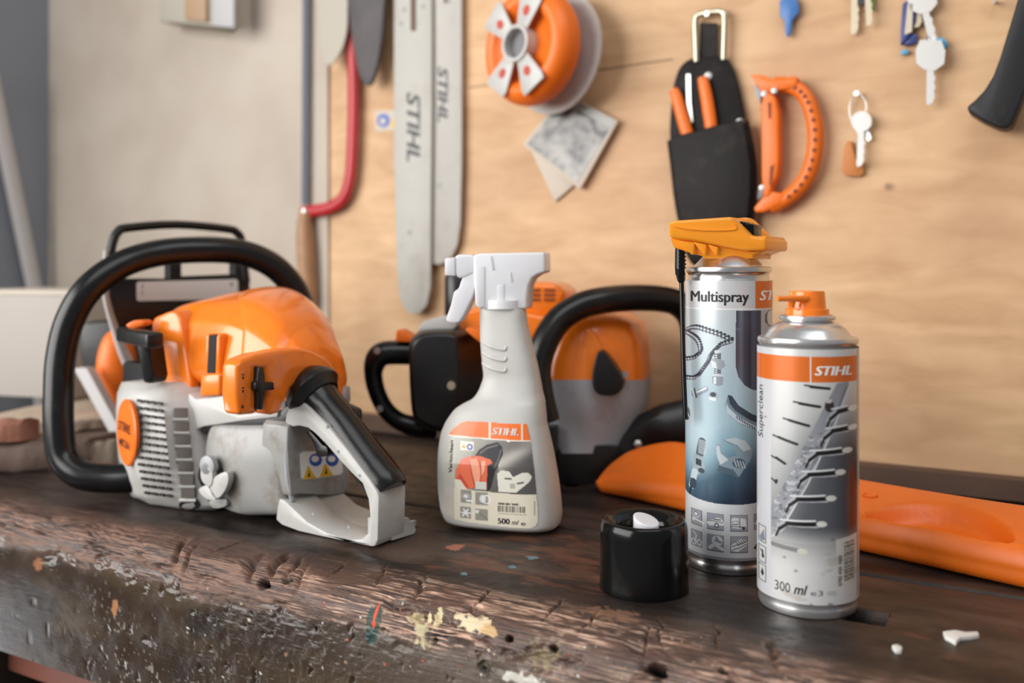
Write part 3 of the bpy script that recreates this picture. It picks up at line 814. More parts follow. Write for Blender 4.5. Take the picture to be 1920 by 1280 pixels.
for r in range(7):
    y = 765 + r * 25.2; x0 = 326 + r * 2.2; x1 = 349 + r * 2.6
    patch(b, x0, x1, y, y + 17, .0020, starter_pt, .002)
    b2.tube([starter_pt(x0 - 2, y + 21, .001), starter_pt(x1 + 3, y + 21, .001)], .0016, 8, 1)
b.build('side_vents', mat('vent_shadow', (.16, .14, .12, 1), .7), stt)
b2.build('vent_ribs', M_CASE, stt)
b = MB(); b.prism([starter_pt(x, y, .001) for x, y in sm([(335, 945), (350, 936), (368, 938), (374, 948), (362, 956), (342, 955)], 3)], -SL3 * .003)
b.build('drain_hole', M_DARK, stt)
# round badge with its writing
dc = SL(234, 811, .028); dx = Vector((.60, -.80, 0)).normalized(); dn_ = Vector((-.80, -.60, 0)).normalized()
b = MB(); b.lathe(dc - dn_ * .002, [(0, -.003), (.0295, -.003), (.0305, 0), (.029, .0015), (0, .0018)], dn_, 48, 0)
fn = lambda x, y: dc + dn_ * .0012 + dx * (x * .001) - UP * (y * .001)
b.text('STIHL', -19, -1, 8.5, fn, 1, heavy=.4, shear=.25, fit=38); b.text('MS', -15, 13, 7, fn, 1, bold=.02, fit=12); b.text('261', 1, 13, 7, fn, 1, bold=.02, fit=16)
b.build('badge', [M_ORANGE2, M_INK], stt, flip=False)
# starter pull handle
b = MB()
ga = P(232, 622, .895); gb = P(292, 634, .842); gd_ = (gb - ga); gd_.z = 0; gd_.normalize(); gs_ = Vector((-gd_.y, gd_.x, 0))
b.prism([ga - gs_ * .008 - UP * .009, ga + gs_ * .008 - UP * .009, ga + gs_ * .008 + UP * .005, ga - gs_ * .008 + UP * .005], gb - ga)
b.prism([P(x, y, .862) for x, y in ((252, 632), (278, 636), (288, 705), (284, 720), (266, 718), (257, 660))], (.008, .018, 0))
pg = b.build('pull_grip', M_BLACK, saw, bevel=.003, seg=3)
b = MB(); b.prism([P(x, y, .885) for x, y in sm([(236, 609), (250, 601), (266, 600), (271, 607), (258, 613), (244, 615)], 3)], (.004, .010, 0))
b.build('pull_grip_button', M_ORANGE2, pg, bevel=.001)
# wrap handle
hp = [(300, 892, .905), (262, 894, .90), (205, 896, .90), (150, 888, .90), (118, 855, .905), (110, 800, .908), (110, 740, .912), (114, 670, .918), (131, 600, .925), (168, 540, .935), (228, 496, .955), (300, 474, .98), (385, 468, 1.0), (455, 474, 1.02), (510, 497, 1.035), (548, 535, 1.045), (568, 580, 1.05), (580, 640, 1.055), (586, 700, 1.06)]
b = MB(); b.tube([P(*q) for q in hp], .0139, 20, 6)
b.build('wrap_handle', M_RUBBER, saw)
# hand guard
G = lambda x, y: P(x, y, 1.0 + (x - 215) * .00042)
gv = Vector((-.010, .012, 0))
b = MB()
b.tube([G(x, y) for x, y in ((206, 520), (207, 480), (213, 450), (222, 434), (240, 427), (330, 421), (425, 429), (445, 437), (453, 452), (458, 500), (462, 530))], .0048, 10, 4)
b.prism([G(x, y) for x, y in ((205, 522), (318, 522), (318, 485), (340, 485), (340, 518), (440, 514), (440, 488), (464, 488), (470, 560), (474, 640), (300, 640), (222, 640), (206, 560))], gv)
gd = b.build('hand_guard', M_BLACK, saw, bevel=.0015)
b = MB(); b.tube([G(x, y) - Vector((0, .006, 0)) for x, y in ((204, 470), (200, 520), (204, 560), (218, 610), (236, 660), (262, 715))], [.004, .0045, .005, .006, .008, .009], 10, 4, flat=.6)
b.build('guard_arm_highlight', M_POLE, gd)  # pale colour puts the arm's highlight into the material
gl = lambda x, y: G(x, y) - Vector((0, .0045, 0))
b = MB(); b.prism([gl(x, y) for x, y in ((262, 528), (444, 523), (448, 527), (449, 560), (262, 564), (259, 560), (259, 531))], (0, .001, 0), 0)
g2 = lambda x, y: G(x, y) - Vector((0, .0049, 0))
b.text('STIHL', 268, 540, 8, g2, 2, bold=.02, shear=.2, fit=34)
for x0, y0, w, h in ((268, 546, 60, 2), (268, 551, 50, 2), (312, 553, 6, 6), (330, 553, 8, 5), (368, 548, 10, 7), (392, 536, 16, 12), (384, 541, 10, 8), (420, 530, 4, 20), (430, 530, 8, 6)):
    b.add([g2(x0, y0), g2(x0 + w, y0), g2(x0 + w, y0 + h), g2(x0, y0 + h)], [(0, 1, 2, 3)], 1 if w > 18 else 2)
b.build('guard_label', [M_WINK, M_INKG, M_INK], gd, flip=False)
# front body behind the starter (engine block) so the cover, starter and handle are joined
b = MB()
b.prism([S3(.31, -.02, .03), S3(.31, -.115, .03), S3(.12, -.095, .03), S3(.12, -.02, .03)], UP * .09)
b.prism([S3(.36, -.03, .015), S3(.36, -.12, .015), S3(.20, -.12, .015), S3(.20, -.03, .015)], UP * .11)
b.prism([S3(.33, -.02, .0005), S3(.33, -.11, .0005), S3(.15, -.09, .0005), S3(.15, -.02, .0005)], UP * .03)
b.build('engine_block', M_BLACK, saw, bevel=.004)
b = MB(); b.tube([P(586, 690, 1.06), S3(.2, -.135, .08)], .0139, 16, 3)
b.build('handle_mount', M_BLACK, saw)
b = MB(); b.tube([G(300, 630), S3(.33, -.07, .12)], .008, 10, 2)
b.build('guard_mount', M_BLACK, gd)

# ------------------------------------------------------------------ orange tool head behind the chainsaw
b_ = thing('machine_cover', 'black machine housing with orange oval cover behind the chainsaw wrap handle', 'machine', P(205, 860, 1.13))
def Gm(x, y, Y=1.13): return P(x, y, Y)
b = MB(); b.prism([Gm(x, y) for x, y in sm([(150, 612), (200, 600), (270, 602), (280, 700), (270, 800), (225, 805), (178, 745), (152, 690)], 3)], (.02, .06, 0))
b.prism([Gm(170, 740, 1.15), Gm(270, 740, 1.15), Gm(270, 849, 1.15), Gm(180, 849, 1.15)], (.02, .05, 0))
b.build('housing', M_BLACK, b_, bevel=.006, seg=3)
b = MB()
cen = Gm(222, 690, 1.13)
for_r = []
for k in range(5):
    t = k / 4; sc = math.cos(t * 1.35)
    for_r.append([cen + (Gm(222 + 36 * math.cos(a) * sc, 690 + 76 * math.sin(a) * sc) - cen) + Vector((-.2, -.98, 0)) * (.022 * math.sin(t * 1.4)) for a in np.linspace(0, 2 * math.pi, 33)[:-1]])
b.loft(for_r); b.build('oval_cover', M_ORANGE2, b_)
# ------------------------------------------------------------------ hedge trimmer
tr = thing('hedge_trimmer', 'orange, grey and black hedge trimmer with looped front handle behind the spray bottle', 'hedge trimmer', P(1000, 900, .98))
bk = Vector((.25, .97, 0))
def T(px, py, Y=.96): return P(px, py, Y)
b = MB(); b.tube([T(x, y, Y) for x, y, Y in ((800, 660, .985), (765, 661, .985), (722, 662, .98), (706, 674, .98), (700, 700, .98), (707, 735, .98), (724, 768, .98), (750, 790, .98), (785, 800, .98), (815, 800, .985))],
               [.0125, .0125, .0125, .012, .0095, .009, .009, .0095, .011, .012], 16, 6)
rhd = b.build('rear_handle', M_RUBBER, tr)
b = MB(); b.prism([T(x, y, .972) for x, y in sm([(742, 632), (744, 619), (752, 620), (772, 632), (790, 640), (745, 640)], 3)], bk * .02)
b.build('throttle_lock', M_ORANGE2, rhd, bevel=.001)
b = MB(); b.lathe(T(707, 657, .968), [(0, -.002), (.0035, -.002), (.0035, .0006), (0, .0006)], (0, -1, 0), 12)
b.build('screw', M_STEEL, rhd)
b = MB(); b.lathe(T(712, 766, .971), [(0, -.002), (.0035, -.002), (.0035, .0006), (0, .0006)], (0, -1, 0), 12)
b.build('screw', M_STEEL, rhd)
# black gear and filter housing
b = MB()
fr = sm([(767, 690), (768, 650), (778, 632), (800, 622), (850, 622), (862, 640), (866, 700), (862, 770), (850, 808), (812, 806), (784, 792), (772, 770)], 3)
rt = [(x + 46 if x > 840 else x, y - 4) for x, y in fr]
rings = [[T(808 + (x - 808) * .92, 715 + (y - 715) * .94, .925) for x, y in fr], [T(x, y, .932) for x, y in fr],
         [T(x + (46 if x > 840 else 0), y - 6, .965) for x, y in fr], [T(x + (60 if x > 840 else 4), y - 6, 1.03) for x, y in fr]]
b.loft(rings); hs = b.build('handle_housing', M_BLACK, tr, bevel=.003, seg=3)
b = MB(); b.lathe(T(843, 724, .9245), [(0, -.004), (.0085, -.004), (.0085, .001), (.006, .0012), (.0055, -.001), (0, -.001)], (-.15, -1, 0), 20)
b.build('screw_boss', M_DARK, hs)
b = MB(); b.lathe(T(846, 723, .9225), [(0, -.001), (.0045, -.001), (.004, .0008), (0, .0008)], (-.15, -1, 0), 14)
b.build('screw', M_BRASS, hs)
b = MB(); b.prism([T(x, y, .93) for x, y in sm([(873, 619), (880, 614), (905, 622), (914, 634), (905, 644), (890, 634)], 3)], bk * .03)
b.build('switch', M_ORANGE2, hs, bevel=.0015)
# orange shroud on top with slots, grey-white side
b = MB()
b.prism([T(x, y, .97) for x, y in ((792, 622), (800, 606), (850, 588), (900, 575), (985, 585), (1060, 600), (1060, 680), (900, 680), (850, 640))], bk * .08)
b.prism([T(x, y, .98) for x, y in ((930, 585), (942, 542), (985, 528), (1038, 531), (1062, 548), (1050, 575), (1040, 600))], bk * .07)
sh = b.build('top_shroud', M_ORANGE, tr, bevel=.006, seg=3)
b = MB()
for x0 in (992, 1020):
    for r in range(3):
        y = 541 + r * 9
        b.prism([T(x, yy, .9785) for x, yy in ((x0, y), (x0 + 20, y), (x0 + 20, y + 5), (x0, y + 5))], bk * .004)
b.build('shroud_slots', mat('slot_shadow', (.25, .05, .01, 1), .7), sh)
b = MB(); b.prism([T(x, y, .955) for x, y in sm([(786, 622), (792, 604), (822, 594), (850, 592), (856, 610), (840, 620)], 3)], bk * .05)
b.build('filter_cap', M_CASE, tr, bevel=.003)
b = MB(); b.lathe(T(858, 555, 1.02), [(0, -.03), (.012, -.03), (.014, -.02), (.014, .02), (.01, .026), (0, .026)], (0, 0, 1), 20)
b.tube([T(858, 560, 1.02), T(864, 620, 1.02)], .008, 10, 2)
b.build('fuel_cap', M_BLACK, tr)
# orange engine cover and grey lower casing
def shell(rows, Y0, depth, n=10):
    rings = []
    for py, xl, xr, pr in rows:
        r = []
        for k in range(n + 1):
            t = k / n; bulge = pr * math.sin(math.pi * t) ** .5
            r.append(T(xl + (xr - xl) * t, py, Y0 + (t - .5) * .02 - bulge))
        r += [r[-1] + bk * depth, r[0] + bk * depth]
        rings.append(r)
    return rings
b = MB(); b.loft(shell([(584, 1085, 1146, .005), (592, 1066, 1170, .016), (608, 1045, 1195, .024), (640, 1024, 1204, .03), (680, 1008, 1208, .033), (712, 1000, 1209, .034)], .985, .06))
ec = b.build('engine_cover', M_ORANGE, tr, sharp=50)
b = MB(); b.prism([T(x, y, .953) for x, y in ((1072, 700), (1086, 640), (1098, 612), (1112, 620), (1128, 650), (1140, 702))], bk * .02)
b.build('cover_ridge', M_ORANGE, ec, bevel=.003, seg=3)
b = MB(); b.loft(shell([(712, 1000, 1209, .034), (750, 1003, 1208, .034), (785, 1008, 1200, .03), (810, 1020, 1190, .026), (850, 1030, 1180, .024)], .985, .06))
lc = b.build('lower_casing', M_GREYP, tr, sharp=50)
b = MB(); b.prism([T(x, y, .943) for x, y in sm([(1122, 658), (1132, 660), (1150, 682), (1166, 708), (1166, 728), (1152, 741), (1126, 741), (1113, 730), (1110, 705), (1115, 675)], 3)], bk * .02)
b.build('spark_plug_cap', M_BLACK, ec, bevel=.005, seg=3)
b = MB(); b.lathe(T(1171, 702, .957), [(0, -.01), (.0035, -.01), (.0035, .002), (0, .002)], (0, -1, 0), 12)
b.build('screw', M_STEEL, ec)
# front handle loop
b = MB(); b.tube([T(x, y, Y) for x, y, Y in ((1024, 790, .925), (1012, 740, .925), (1008, 690, .928), (1020, 645, .932), (1046, 602, .938), (1085, 575, .945), (1130, 563, .952), (1190, 558, .965), (1245, 561, .98), (1275, 572, .99), (1296, 600, 1.0), (1304, 650, 1.0), (1306, 720, 1.0), (1306, 790, .99))], .0137, 18, 6)
b.build('front_handle', M_RUBBER, tr)
# black blade shield and gear base
b = MB()
rings = []
prof = [(1128, 940, 1128, 930), (1132, 905, 1140, 915), (1143, 860, 1160, 890), (1166, 808, 1190, 858), (1200, 776, 1225, 836), (1240, 757, 1260, 826), (1285, 748, 1295, 824), (1335, 747, 1335, 826), (1360, 760, 1350, 836)]
for xo, yo, xi, yi in prof:
    a_ = T(xo, yo, .985); c_ = T(xi, yi, .968)
    m_ = T((xo * .6 + xi * .4) - 6, (yo * .6 + yi * .4) - 8, .972)
    nrm = Vector((-.02, .02, -.03)).normalized() * .005
    rings.append([a_, m_, c_, c_ + nrm, m_ + nrm, a_ + nrm])
b.loft(rings); b.build('hand_shield', M_BLACK, tr, bevel=.0, sharp=50)
b = MB()
b.prism([T(x, y, .962) for x, y in sm([(1030, 850), (1080, 838), (1140, 835), (1165, 850), (1150, 885), (1128, 932), (1050, 940), (1020, 930)], 3)], bk * .07)
b.prism([T(x, y, .945) for x, y in ((880, 800), (1040, 800), (1040, 912), (890, 905))], bk * .06)
b.build('gear_base', M_BLACK, tr, bevel=.006, seg=3)
b = MB()
for x, y, r in ((1072, 925, .0065), (1196, 832, .004)):
    b = MB(); b.lathe(T(x, y, .952 if x < 1100 else .955), [(0, -.004), (r, -.004), (r, .001), (0, .002)], (0, -1, .2), 6)
    b.build('gear_bolt', M_STEEL, tr)

# ------------------------------------------------------------------ orange blade cover along the bench
sc = thing('blade_cover', 'long orange plastic blade cover with a moulded finger recess behind the spray cans', 'blade cover', P(1500, 1010, .76))
CS = [  # (bottom x, bottom y, back-top x, y, ridge y, width back)
    (1119, 908, 906, 900, .003), (1128, 922, 890, 905, .02), (1150, 932, 866, 903, .038), (1190, 943, 842, 902, .052), (1240, 953, 829, 906, .068), (1300, 962, 831, 912, .08), (1450, 998, 865, 932, .088), (1611, 1038, 906, 962, .085), (1758, 1070, 921, 996, .082), (1920, 1103, 945, 1022, .08), (2120, 1148, 975, 1060, .078), (2300, 1188, 1003, 1094, .07), (2360, 1200, 1030, 1120, .03)]
CS_ = [c_ for c_ in CS if c_[0] >= 1240 and c_[0] < 2200]
fx_ = [np.polyfit([c_[0] for c_ in CS_], [c_[k] for c_ in CS_], 3) for k in (1, 2, 3)]
CS = [c_ for c_ in CS if c_[0] < 1240] + [tuple([x] + [float(np.polyval(q, x)) for q in fx_] + [float(np.interp(x, [c_[0] for c_ in CS_], [c_[4] for c_ in CS_]))]) for x in range(1260, 2200, 60)] + [c_ for c_ in CS if c_[0] >= 2300]
axd = Vector((.69, -.73, 0)); bkd = Vector((.73, .69, 0))
rings = []
for x, yb, yt, yr, w in CS:
    Yb = .7023 / (.725 * (x - 960) / F + .69)
    pb = P(x, yb, Yb); pb.z = max(pb.z, .0008)
    pf = P(x - 2, (yb * .55 + yr * .45), Yb - .010 * min(1, w / .05)); pr = P(x, yr, Yb - .006 * min(1, w / .05)); pr2 = P(x, yr * .85 + yt * .15, Yb + .004)
    # back top edge: same column of the body, set back by its width
    pt = P(x, yt, Yb + w * .82); pm = P(x, yr * .45 + yt * .55, Yb + w * .36)
    pk = pt + bkd * .006 - UP * .012; pkb = Vector((pt.x, pt.y, pb.z + .002)) + bkd * .004
    rings.append([pb, pf, pr, pr2, pm, pt, pk, pkb])
ctrl = rings
cols = [catmull([r[k] for r in ctrl], 20) for k in range(8)]
NT = len(cols[0])
Vv = []; 
for i in range(NT):
    ring = catmull([cols[k][i] for k in range(8)], 12, True)
    Vv.append(ring)
# press the finger recess into the top face
RC = [(v.x, v.y) for v in catmull([(x, y, 0) for x, y in ((1614, 965), (1640, 953), (1690, 943), (1750, 941), (1810, 949), (1862, 968), (1895, 992), (1903, 1008), (1893, 1017), (1850, 1012), (1780, 999), (1700, 983), (1645, 972))], 4, True)]
def seg_d(px, py):
    best = 1e9
    for (x0, y0), (x1, y1) in zip(RC, RC[1:] + RC[:1]):
        dx, dy = x1 - x0, y1 - y0; t = max(0, min(1, ((px - x0) * dx + (py - y0) * dy) / (dx * dx + dy * dy + 1e-9)))
        best = min(best, math.hypot(px - x0 - t * dx, py - y0 - t * dy))
    return best
for i in range(NT):
    for k in range(12, 66):
        p = Vv[i][k]
        sx = 960 + F * p.x / p.y; sy = 500 - F * (p.z - CAMZ) / p.y
        if 1605 < sx < 1910 and 935 < sy < 1022 and bool(inpoly(np.array([sx]), np.array([sy]), RC)[0]):
            g = float(sstep(-1, 9, seg_d(sx, sy)))
            Vv[i][k] = p - UP * (.015 * g)
b = MB(); b.loft(Vv); b.build('cover_body', M_ORANGE2, sc, sharp=75)
b = MB()
kk = min((Vv[i][k] for i in range(NT) for k in range(36, 66)), key=lambda p: math.hypot(960 + F * p.x / p.y - 1632, 500 - F * (p.z - CAMZ) / p.y - 929)) + UP * .0004
b.tube([kk + axd * (.0055 * math.cos(a)) + bkd * (.0055 * math.sin(a)) for a in np.linspace(0, 2 * math.pi, 17)[:-1]], .0006, 6, 2, closed=True)
b.build('mould_mark', M_ORANGE2, sc)
# ------------------------------------------------------------------ printed-label painting in label coordinates
class Art:
    def __init__(s, X, Y): s.X = X; s.Y = Y; s.c = np.zeros(X.shape + (3,))
    def put(s, m, col, amt=1.0):
        m = np.asarray(m, float)[..., None] * amt
        s.c = s.c * (1 - m) + s2l(col) * m
    def rect(s, x0, y0, x1, y1, col, amt=1.0): s.put((s.X >= x0) & (s.X < x1) & (s.Y >= y0) & (s.Y < y1), col, amt)
    def poly(s, pts, col, amt=1.0): s.put(inpoly(s.X, s.Y, pts), col, amt)
    def seg(s, x0, y0, x1, y1, w, col, amt=1.0, soft=.5):
        dx, dy = x1 - x0, y1 - y0; L = dx * dx + dy * dy + 1e-9
        t = np.clip(((s.X - x0) * dx + (s.Y - y0) * dy) / L, 0, 1)
        d = np.hypot(s.X - x0 - t * dx, s.Y - y0 - t * dy)
        s.put(1 - sstep(w - soft, w + soft, d), col, amt)
    def line(s, pts, w, col, amt=1.0):
        for (a, b), (c, d) in zip(pts[:-1], pts[1:]): s.seg(a, b, c, d, w, col, amt)
    def ell(s, x, y, rx, ry, col, amt=1.0, soft=.15):
        d = np.hypot((s.X - x) / rx, (s.Y - y) / ry); s.put(1 - sstep(1 - soft, 1 + soft, d), col, amt)
    def ring(s, x, y, rx, ry, w, col, amt=1.0):
        d = np.abs(np.hypot((s.X - x), (s.Y - y) * rx / ry) - rx); s.put(1 - sstep(w - .5, w + .5, d), col, amt)
    def vgrad(s, x0, y0, x1, y1, stops):
        m = (s.X >= x0) & (s.X < x1) & (s.Y >= y0) & (s.Y < y1)
        ys = [a for a, _ in stops]; cs = s2l([b for _, b in stops])
        g = np.stack([np.interp(s.Y, ys, cs[:, k]) for k in range(3)], -1)
        mm = m[..., None]; s.c = np.where(mm, g, s.c)

# ------------------------------------------------------------------ aerosol cans
class Can:
    def __init__(s, X, Y, r, cx, hw, lean=(0, 0)):
        s.c = Vector((X, Y, 0)); s.r = r; s.cx = cx; s.hw = hw
        v = Vector((X, Y, 0)).normalized(); s.fwd = -v; s.right = Vector((v.y, -v.x, 0))
    def at(s, px, py, off=.0003):
        """spot of the printed sheet: across from the front line, down from the rim"""
        t = (px - s.cx) / s.hw
        phi = math.asin(max(-1, min(1, t))) if abs(t) <= 1 else math.copysign(math.pi / 2, t) + (t - math.copysign(1, t))
        d = s.c.length - s.r * math.cos(phi)
        z = CAMZ - (py - 500) / F * s.zs
        q = s.c + s.right * (math.sin(phi) * (s.r + off)) + s.fwd * (math.cos(phi) * (s.r + off))
        return Vector((q.x, q.y, z))
    def sheet(s, y0, y1, x0, x1, step=1.0):
        """wrapped grid and its label coordinates (arc from x0 to x1 of the front line)"""
        xs = []
        p0 = -math.pi * .98; p1 = math.pi * .98
        phis = np.arange(p0, p1, step / s.hw)
        ys = np.linspace(y0, y1, int((y1 - y0) / step) + 1)
        PH, YY = np.meshgrid(phis, ys)
        R = s.r + .0002
        px = np.where(np.abs(PH) < math.pi / 2, s.cx + s.hw * np.sin(PH), s.cx + s.hw * np.sign(PH) * (1 + (np.abs(PH) - math.pi / 2)))
        V = np.zeros(PH.shape + (3,))
        for i in range(3):
            V[..., i] = s.c[i] + s.right[i] * np.sin(PH) * R + s.fwd[i] * np.cos(PH) * R
        V[..., 2] = CAMZ - (YY - 500) / F * s.zs
        return V.reshape(-1, 3), quads(len(phis), len(ys)), px, YY

# --- tall can
mc = Can(.1608, .705, .0314, 1366, 79.5); mc.zs = .674
ms = thing('spray_can', 'tall silver-topped spray can with orange winged spray head, tools printed on it', 'spray can', mc.c)
r = mc.r
b = MB()
b.lathe(mc.c, [(0, .003), (.026, .002), (.029, .0), (.0302, .0006), (.0308, .003), (.0312, .0045), (.0306, .0065), (.0302, .008), (.0308, .0098), (r - .0003, .011), (r - .0003, .207), (r - .0006, .2085), (.0300, .211), (.0292, .2135), (.0298, .2155), (.0310, .2163), (.0313, .218), (.0309, .2196), (.0300, .2200), (.0285, .2196), (.0255, .2200), (.0235, .2225), (.0200, .2262), (.017, .229), (0, .229)], seg=96)
b.build('can_body', M_TIN, ms)
V, Fq, X, Y = mc.sheet(526.5, 1051, 0, 0, .8)
X = X + (0 * X); Yc = Y
a = Art(X, Yc)
a.rect(0, 0, 4000, 4000, (216, 218, 220))
pic = (Yc > 581) & (Yc < 934 + (np.sqrt(np.clip(1 - ((X - 1366) / 79.5) ** 2, 0, 1))) * 12)
stops = [(581, (206, 214, 217)), (640, (196, 210, 216)), (720, (182, 203, 212)), (800, (176, 203, 214)), (850, (140, 175, 190)), (890, (72, 102, 122)), (950, (34, 50, 72))]
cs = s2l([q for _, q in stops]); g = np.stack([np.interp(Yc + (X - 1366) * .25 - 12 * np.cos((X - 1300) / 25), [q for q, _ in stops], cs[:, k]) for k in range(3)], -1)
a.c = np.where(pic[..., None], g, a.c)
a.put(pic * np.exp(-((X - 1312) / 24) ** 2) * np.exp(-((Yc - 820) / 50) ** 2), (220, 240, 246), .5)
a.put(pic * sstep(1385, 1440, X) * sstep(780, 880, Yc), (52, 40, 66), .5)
a.rect(1280, 578.5, 1413, 580.5, (244, 244, 244))
# dark tube at the right
tube = inpoly(X, Yc, [(1379, 582), (1423, 582), (1423, 734), (1408, 731), (1394, 722), (1383, 706), (1378, 685)])
a.put(tube, (72, 73, 88)); a.put(tube * np.exp(-((X - 1388) / 4) ** 2), (120, 122, 134), .6); a.put(tube * np.exp(-((X - 1403) / 2) ** 2), (50, 50, 62), .8)
a.put(tube * np.exp(-((X - 1410) / 4) ** 2), (98, 100, 112), .6)
a.poly([(1424, 582), (1460, 582), (1460, 720), (1424, 700)], (188, 192, 200))
a.poly([(1431, 590), (1438, 581), (1446, 581), (1447, 624), (1440, 616), (1430, 604)], (70, 74, 86)); a.ell(1441, 597, 7, 15, (214, 216, 222))
# saw chain
chain = [(1291, 622), (1300, 617), (1312, 616), (1330, 621), (1350, 627), (1370, 637)]
chain2 = [(1370, 640), (1352, 646), (1342, 657), (1334, 668), (1330, 680), (1322, 692), (1314, 705), (1304, 713), (1288, 716)]
chain3 = [(1292, 628), (1304, 634), (1312, 642), (1316, 655), (1315, 664), (1304, 674), (1288, 680)]
for cc_ in (chain, chain2, chain3):
    a.line(cc_, 3.6, (62, 66, 76)); 
    for v in catmull([(x, y, 0) for x, y in cc_], 3):
        a.ell(v.x, v.y, 2.4, 2.2, (200, 206, 212)); a.ell(v.x + 2.5, v.y - 3.5, 3.0, 2.2, (52, 58, 72)); a.ell(v.x - 3, v.y + 3, 1.8, 1.6, (90, 98, 112))
# bolt with nut
a.rect(1341, 660, 1353, 712, (120, 132, 140)); a.rect(1343, 660, 1346, 712, (226, 230, 232)); a.ell(1347, 660, 6, 3.5, (214, 218, 220))
for y in range(664, 705, 4): a.seg(1342, y + 1, 1352, y - 1, .7, (66, 76, 84))
a.poly([(1335, 676), (1344, 672), (1358, 676), (1361, 686), (1352, 694), (1338, 690)], (158, 168, 174)); a.poly([(1335, 676), (1344, 680), (1346, 692), (1338, 690)], (222, 226, 228))
a.ell(1347, 706, 10, 5, (208, 214, 218)); a.poly([(1337, 706), (1357, 706), (1356, 722), (1347, 725), (1338, 720)], (150, 162, 170)); a.rect(1340, 708, 1344, 721, (228, 232, 234))
# short bolt and nuts
a.seg(1309, 743, 1326, 732, 5, (150, 166, 176)); a.seg(1308, 741, 1326, 730, 1.6, (236, 240, 242)); a.poly([(1299, 734), (1306, 732), (1311, 750), (1304, 753), (1300, 746)], (88, 104, 116)); a.poly([(1299, 734), (1303, 733), (1307, 751), (1304, 753)], (214, 222, 228))
a.poly([(1329, 742), (1336, 735), (1346, 736), (1350, 744), (1344, 753), (1333, 752)], (176, 188, 196)); a.ell(1339, 741, 5.5, 4.5, (60, 74, 84)); a.poly([(1330, 746), (1344, 747), (1344, 753), (1333, 752)], (232, 236, 238))
a.ell(1293, 786, 9, 20, (196, 206, 212)); a.ell(1291, 785, 6, 13, (90, 104, 114)); a.seg(1289, 778, 1296, 792, .8, (220, 226, 230))
# pliers jaw
a.poly([(1365, 740), (1372, 742), (1384, 760), (1405, 775), (1440, 790), (1440, 828), (1412, 806), (1385, 794), (1366, 778), (1360, 758)], (128, 144, 156))
a.poly([(1365, 740), (1372, 742), (1384, 760), (1408, 777), (1440, 792), (1440, 802), (1404, 788), (1378, 770), (1368, 756)], (58, 70, 84))
a.poly([(1361, 752), (1366, 764), (1384, 782), (1412, 798), (1440, 818), (1440, 824), (1410, 804), (1384, 792), (1364, 775)], (206, 218, 226))
for i in range(8): a.seg(1380 + i * 4.4, 780 + i * 3, 1382 + i * 4.4, 785 + i * 3, .8, (40, 48, 60))
# adjustable spanner
a.poly([(1344, 836), (1352, 834), (1352, 848), (1364, 858), (1382, 853), (1376, 838), (1360, 828), (1356, 824), (1378, 820), (1396, 826), (1408, 846), (1405, 860), (1384, 894), (1372, 890), (1346, 884), (1350, 872), (1346, 856)], (142, 160, 172))
a.poly([(1358, 824), (1378, 820), (1396, 826), (1406, 842), (1392, 846), (1382, 834)], (196, 208, 214)); a.poly([(1344, 838), (1350, 836), (1352, 850), (1366, 862), (1352, 872), (1346, 858)], (206, 216, 222))
a.poly([(1349, 873), (1374, 880), (1384, 893), (1372, 890), (1346, 884)], (86, 104, 118)); a.ell(1384, 868, 11, 9, (74, 90, 104)); 
for i in range(4): a.seg(1376 + i * 5, 862 + i, 1380 + i * 5, 874 + i, 1, (198, 208, 214))
# spark plug
a.seg(1319, 832, 1315, 856, 7, (96, 110, 120)); 
for i in range(8): a.seg(1313, 830 + i * 3.4, 1326, 832 + i * 3.4, .8, (206, 214, 218))
a.poly([(1304, 858), (1322, 862), (1324, 884), (1312, 898), (1302, 888)], (170, 182, 190)); a.poly([(1308, 866), (1318, 868), (1318, 880), (1308, 878)], (60, 72, 82)); a.ell(1318, 888, 6, 5, (70, 82, 94))
a.seg(1306, 892, 1300, 922, 5.5, (206, 222, 230)); a.seg(1303, 912, 1302, 920, 6, (60, 76, 90)); a.seg(1299, 924, 1296, 938, 2, (44, 56, 70))
for y in (908, 914, 920): a.seg(1297, y, 1307, y + 3, 1, (52, 70, 86))
# printed symbols
for iy, y0 in enumerate((965, 1005)):
    for ix, (x0, w) in enumerate(((1299, 20), (1328, 30), (1369, 31), (1410, 28))):
        if iy == 1 and ix == 3: continue
        dy = -4 * (1 - math.sqrt(max(0, 1 - ((x0 + w / 2 - 1366) / 79.5) ** 2)))
        a.rect(x0, y0 + dy, x0 + w, y0 + dy + 31, (86, 88, 100)); a.rect(x0 + 1, y0 + dy + 1, x0 + w - 1, y0 + dy + 30, (160, 162, 172))
WH = (236, 237, 238); GR = (70, 72, 82)
a.ell(1308, 974, 6, 6, WH); a.seg(1304, 984, 1320, 988, 3, WH); a.ring(1308, 973, 4, 4, .8, GR); a.seg(1306, 986, 1318, 989, .8, GR)
a.poly([(1328, 985), (1330, 979), (1338, 977), (1345, 972), (1353, 973), (1358, 980), (1358, 986), (1332, 989)], WH); a.line([(1330, 980), (1340, 979), (1356, 981)], .7, GR); a.ell(1345, 987, 4, 5, GR); a.ell(1345, 987, 2, 3, WH); a.seg(1341, 976, 1352, 976, 1, GR)
a.poly([(1371, 972), (1376, 970), (1396, 972), (1398, 988), (1392, 992), (1372, 989)], WH); a.rect(1373, 976, 1383, 983, GR); a.rect(1374, 977, 1382, 982, WH); a.seg(1385, 972, 1386, 990, .7, GR); a.seg(1371, 986, 1396, 988, .7, GR); a.ell(1392, 990, 3, 3, GR)
a.ell(1418, 978, 6, 6, WH); a.ring(1418, 978, 5, 5, .8, GR); a.seg(1413, 982, 1428, 986, 2, WH)
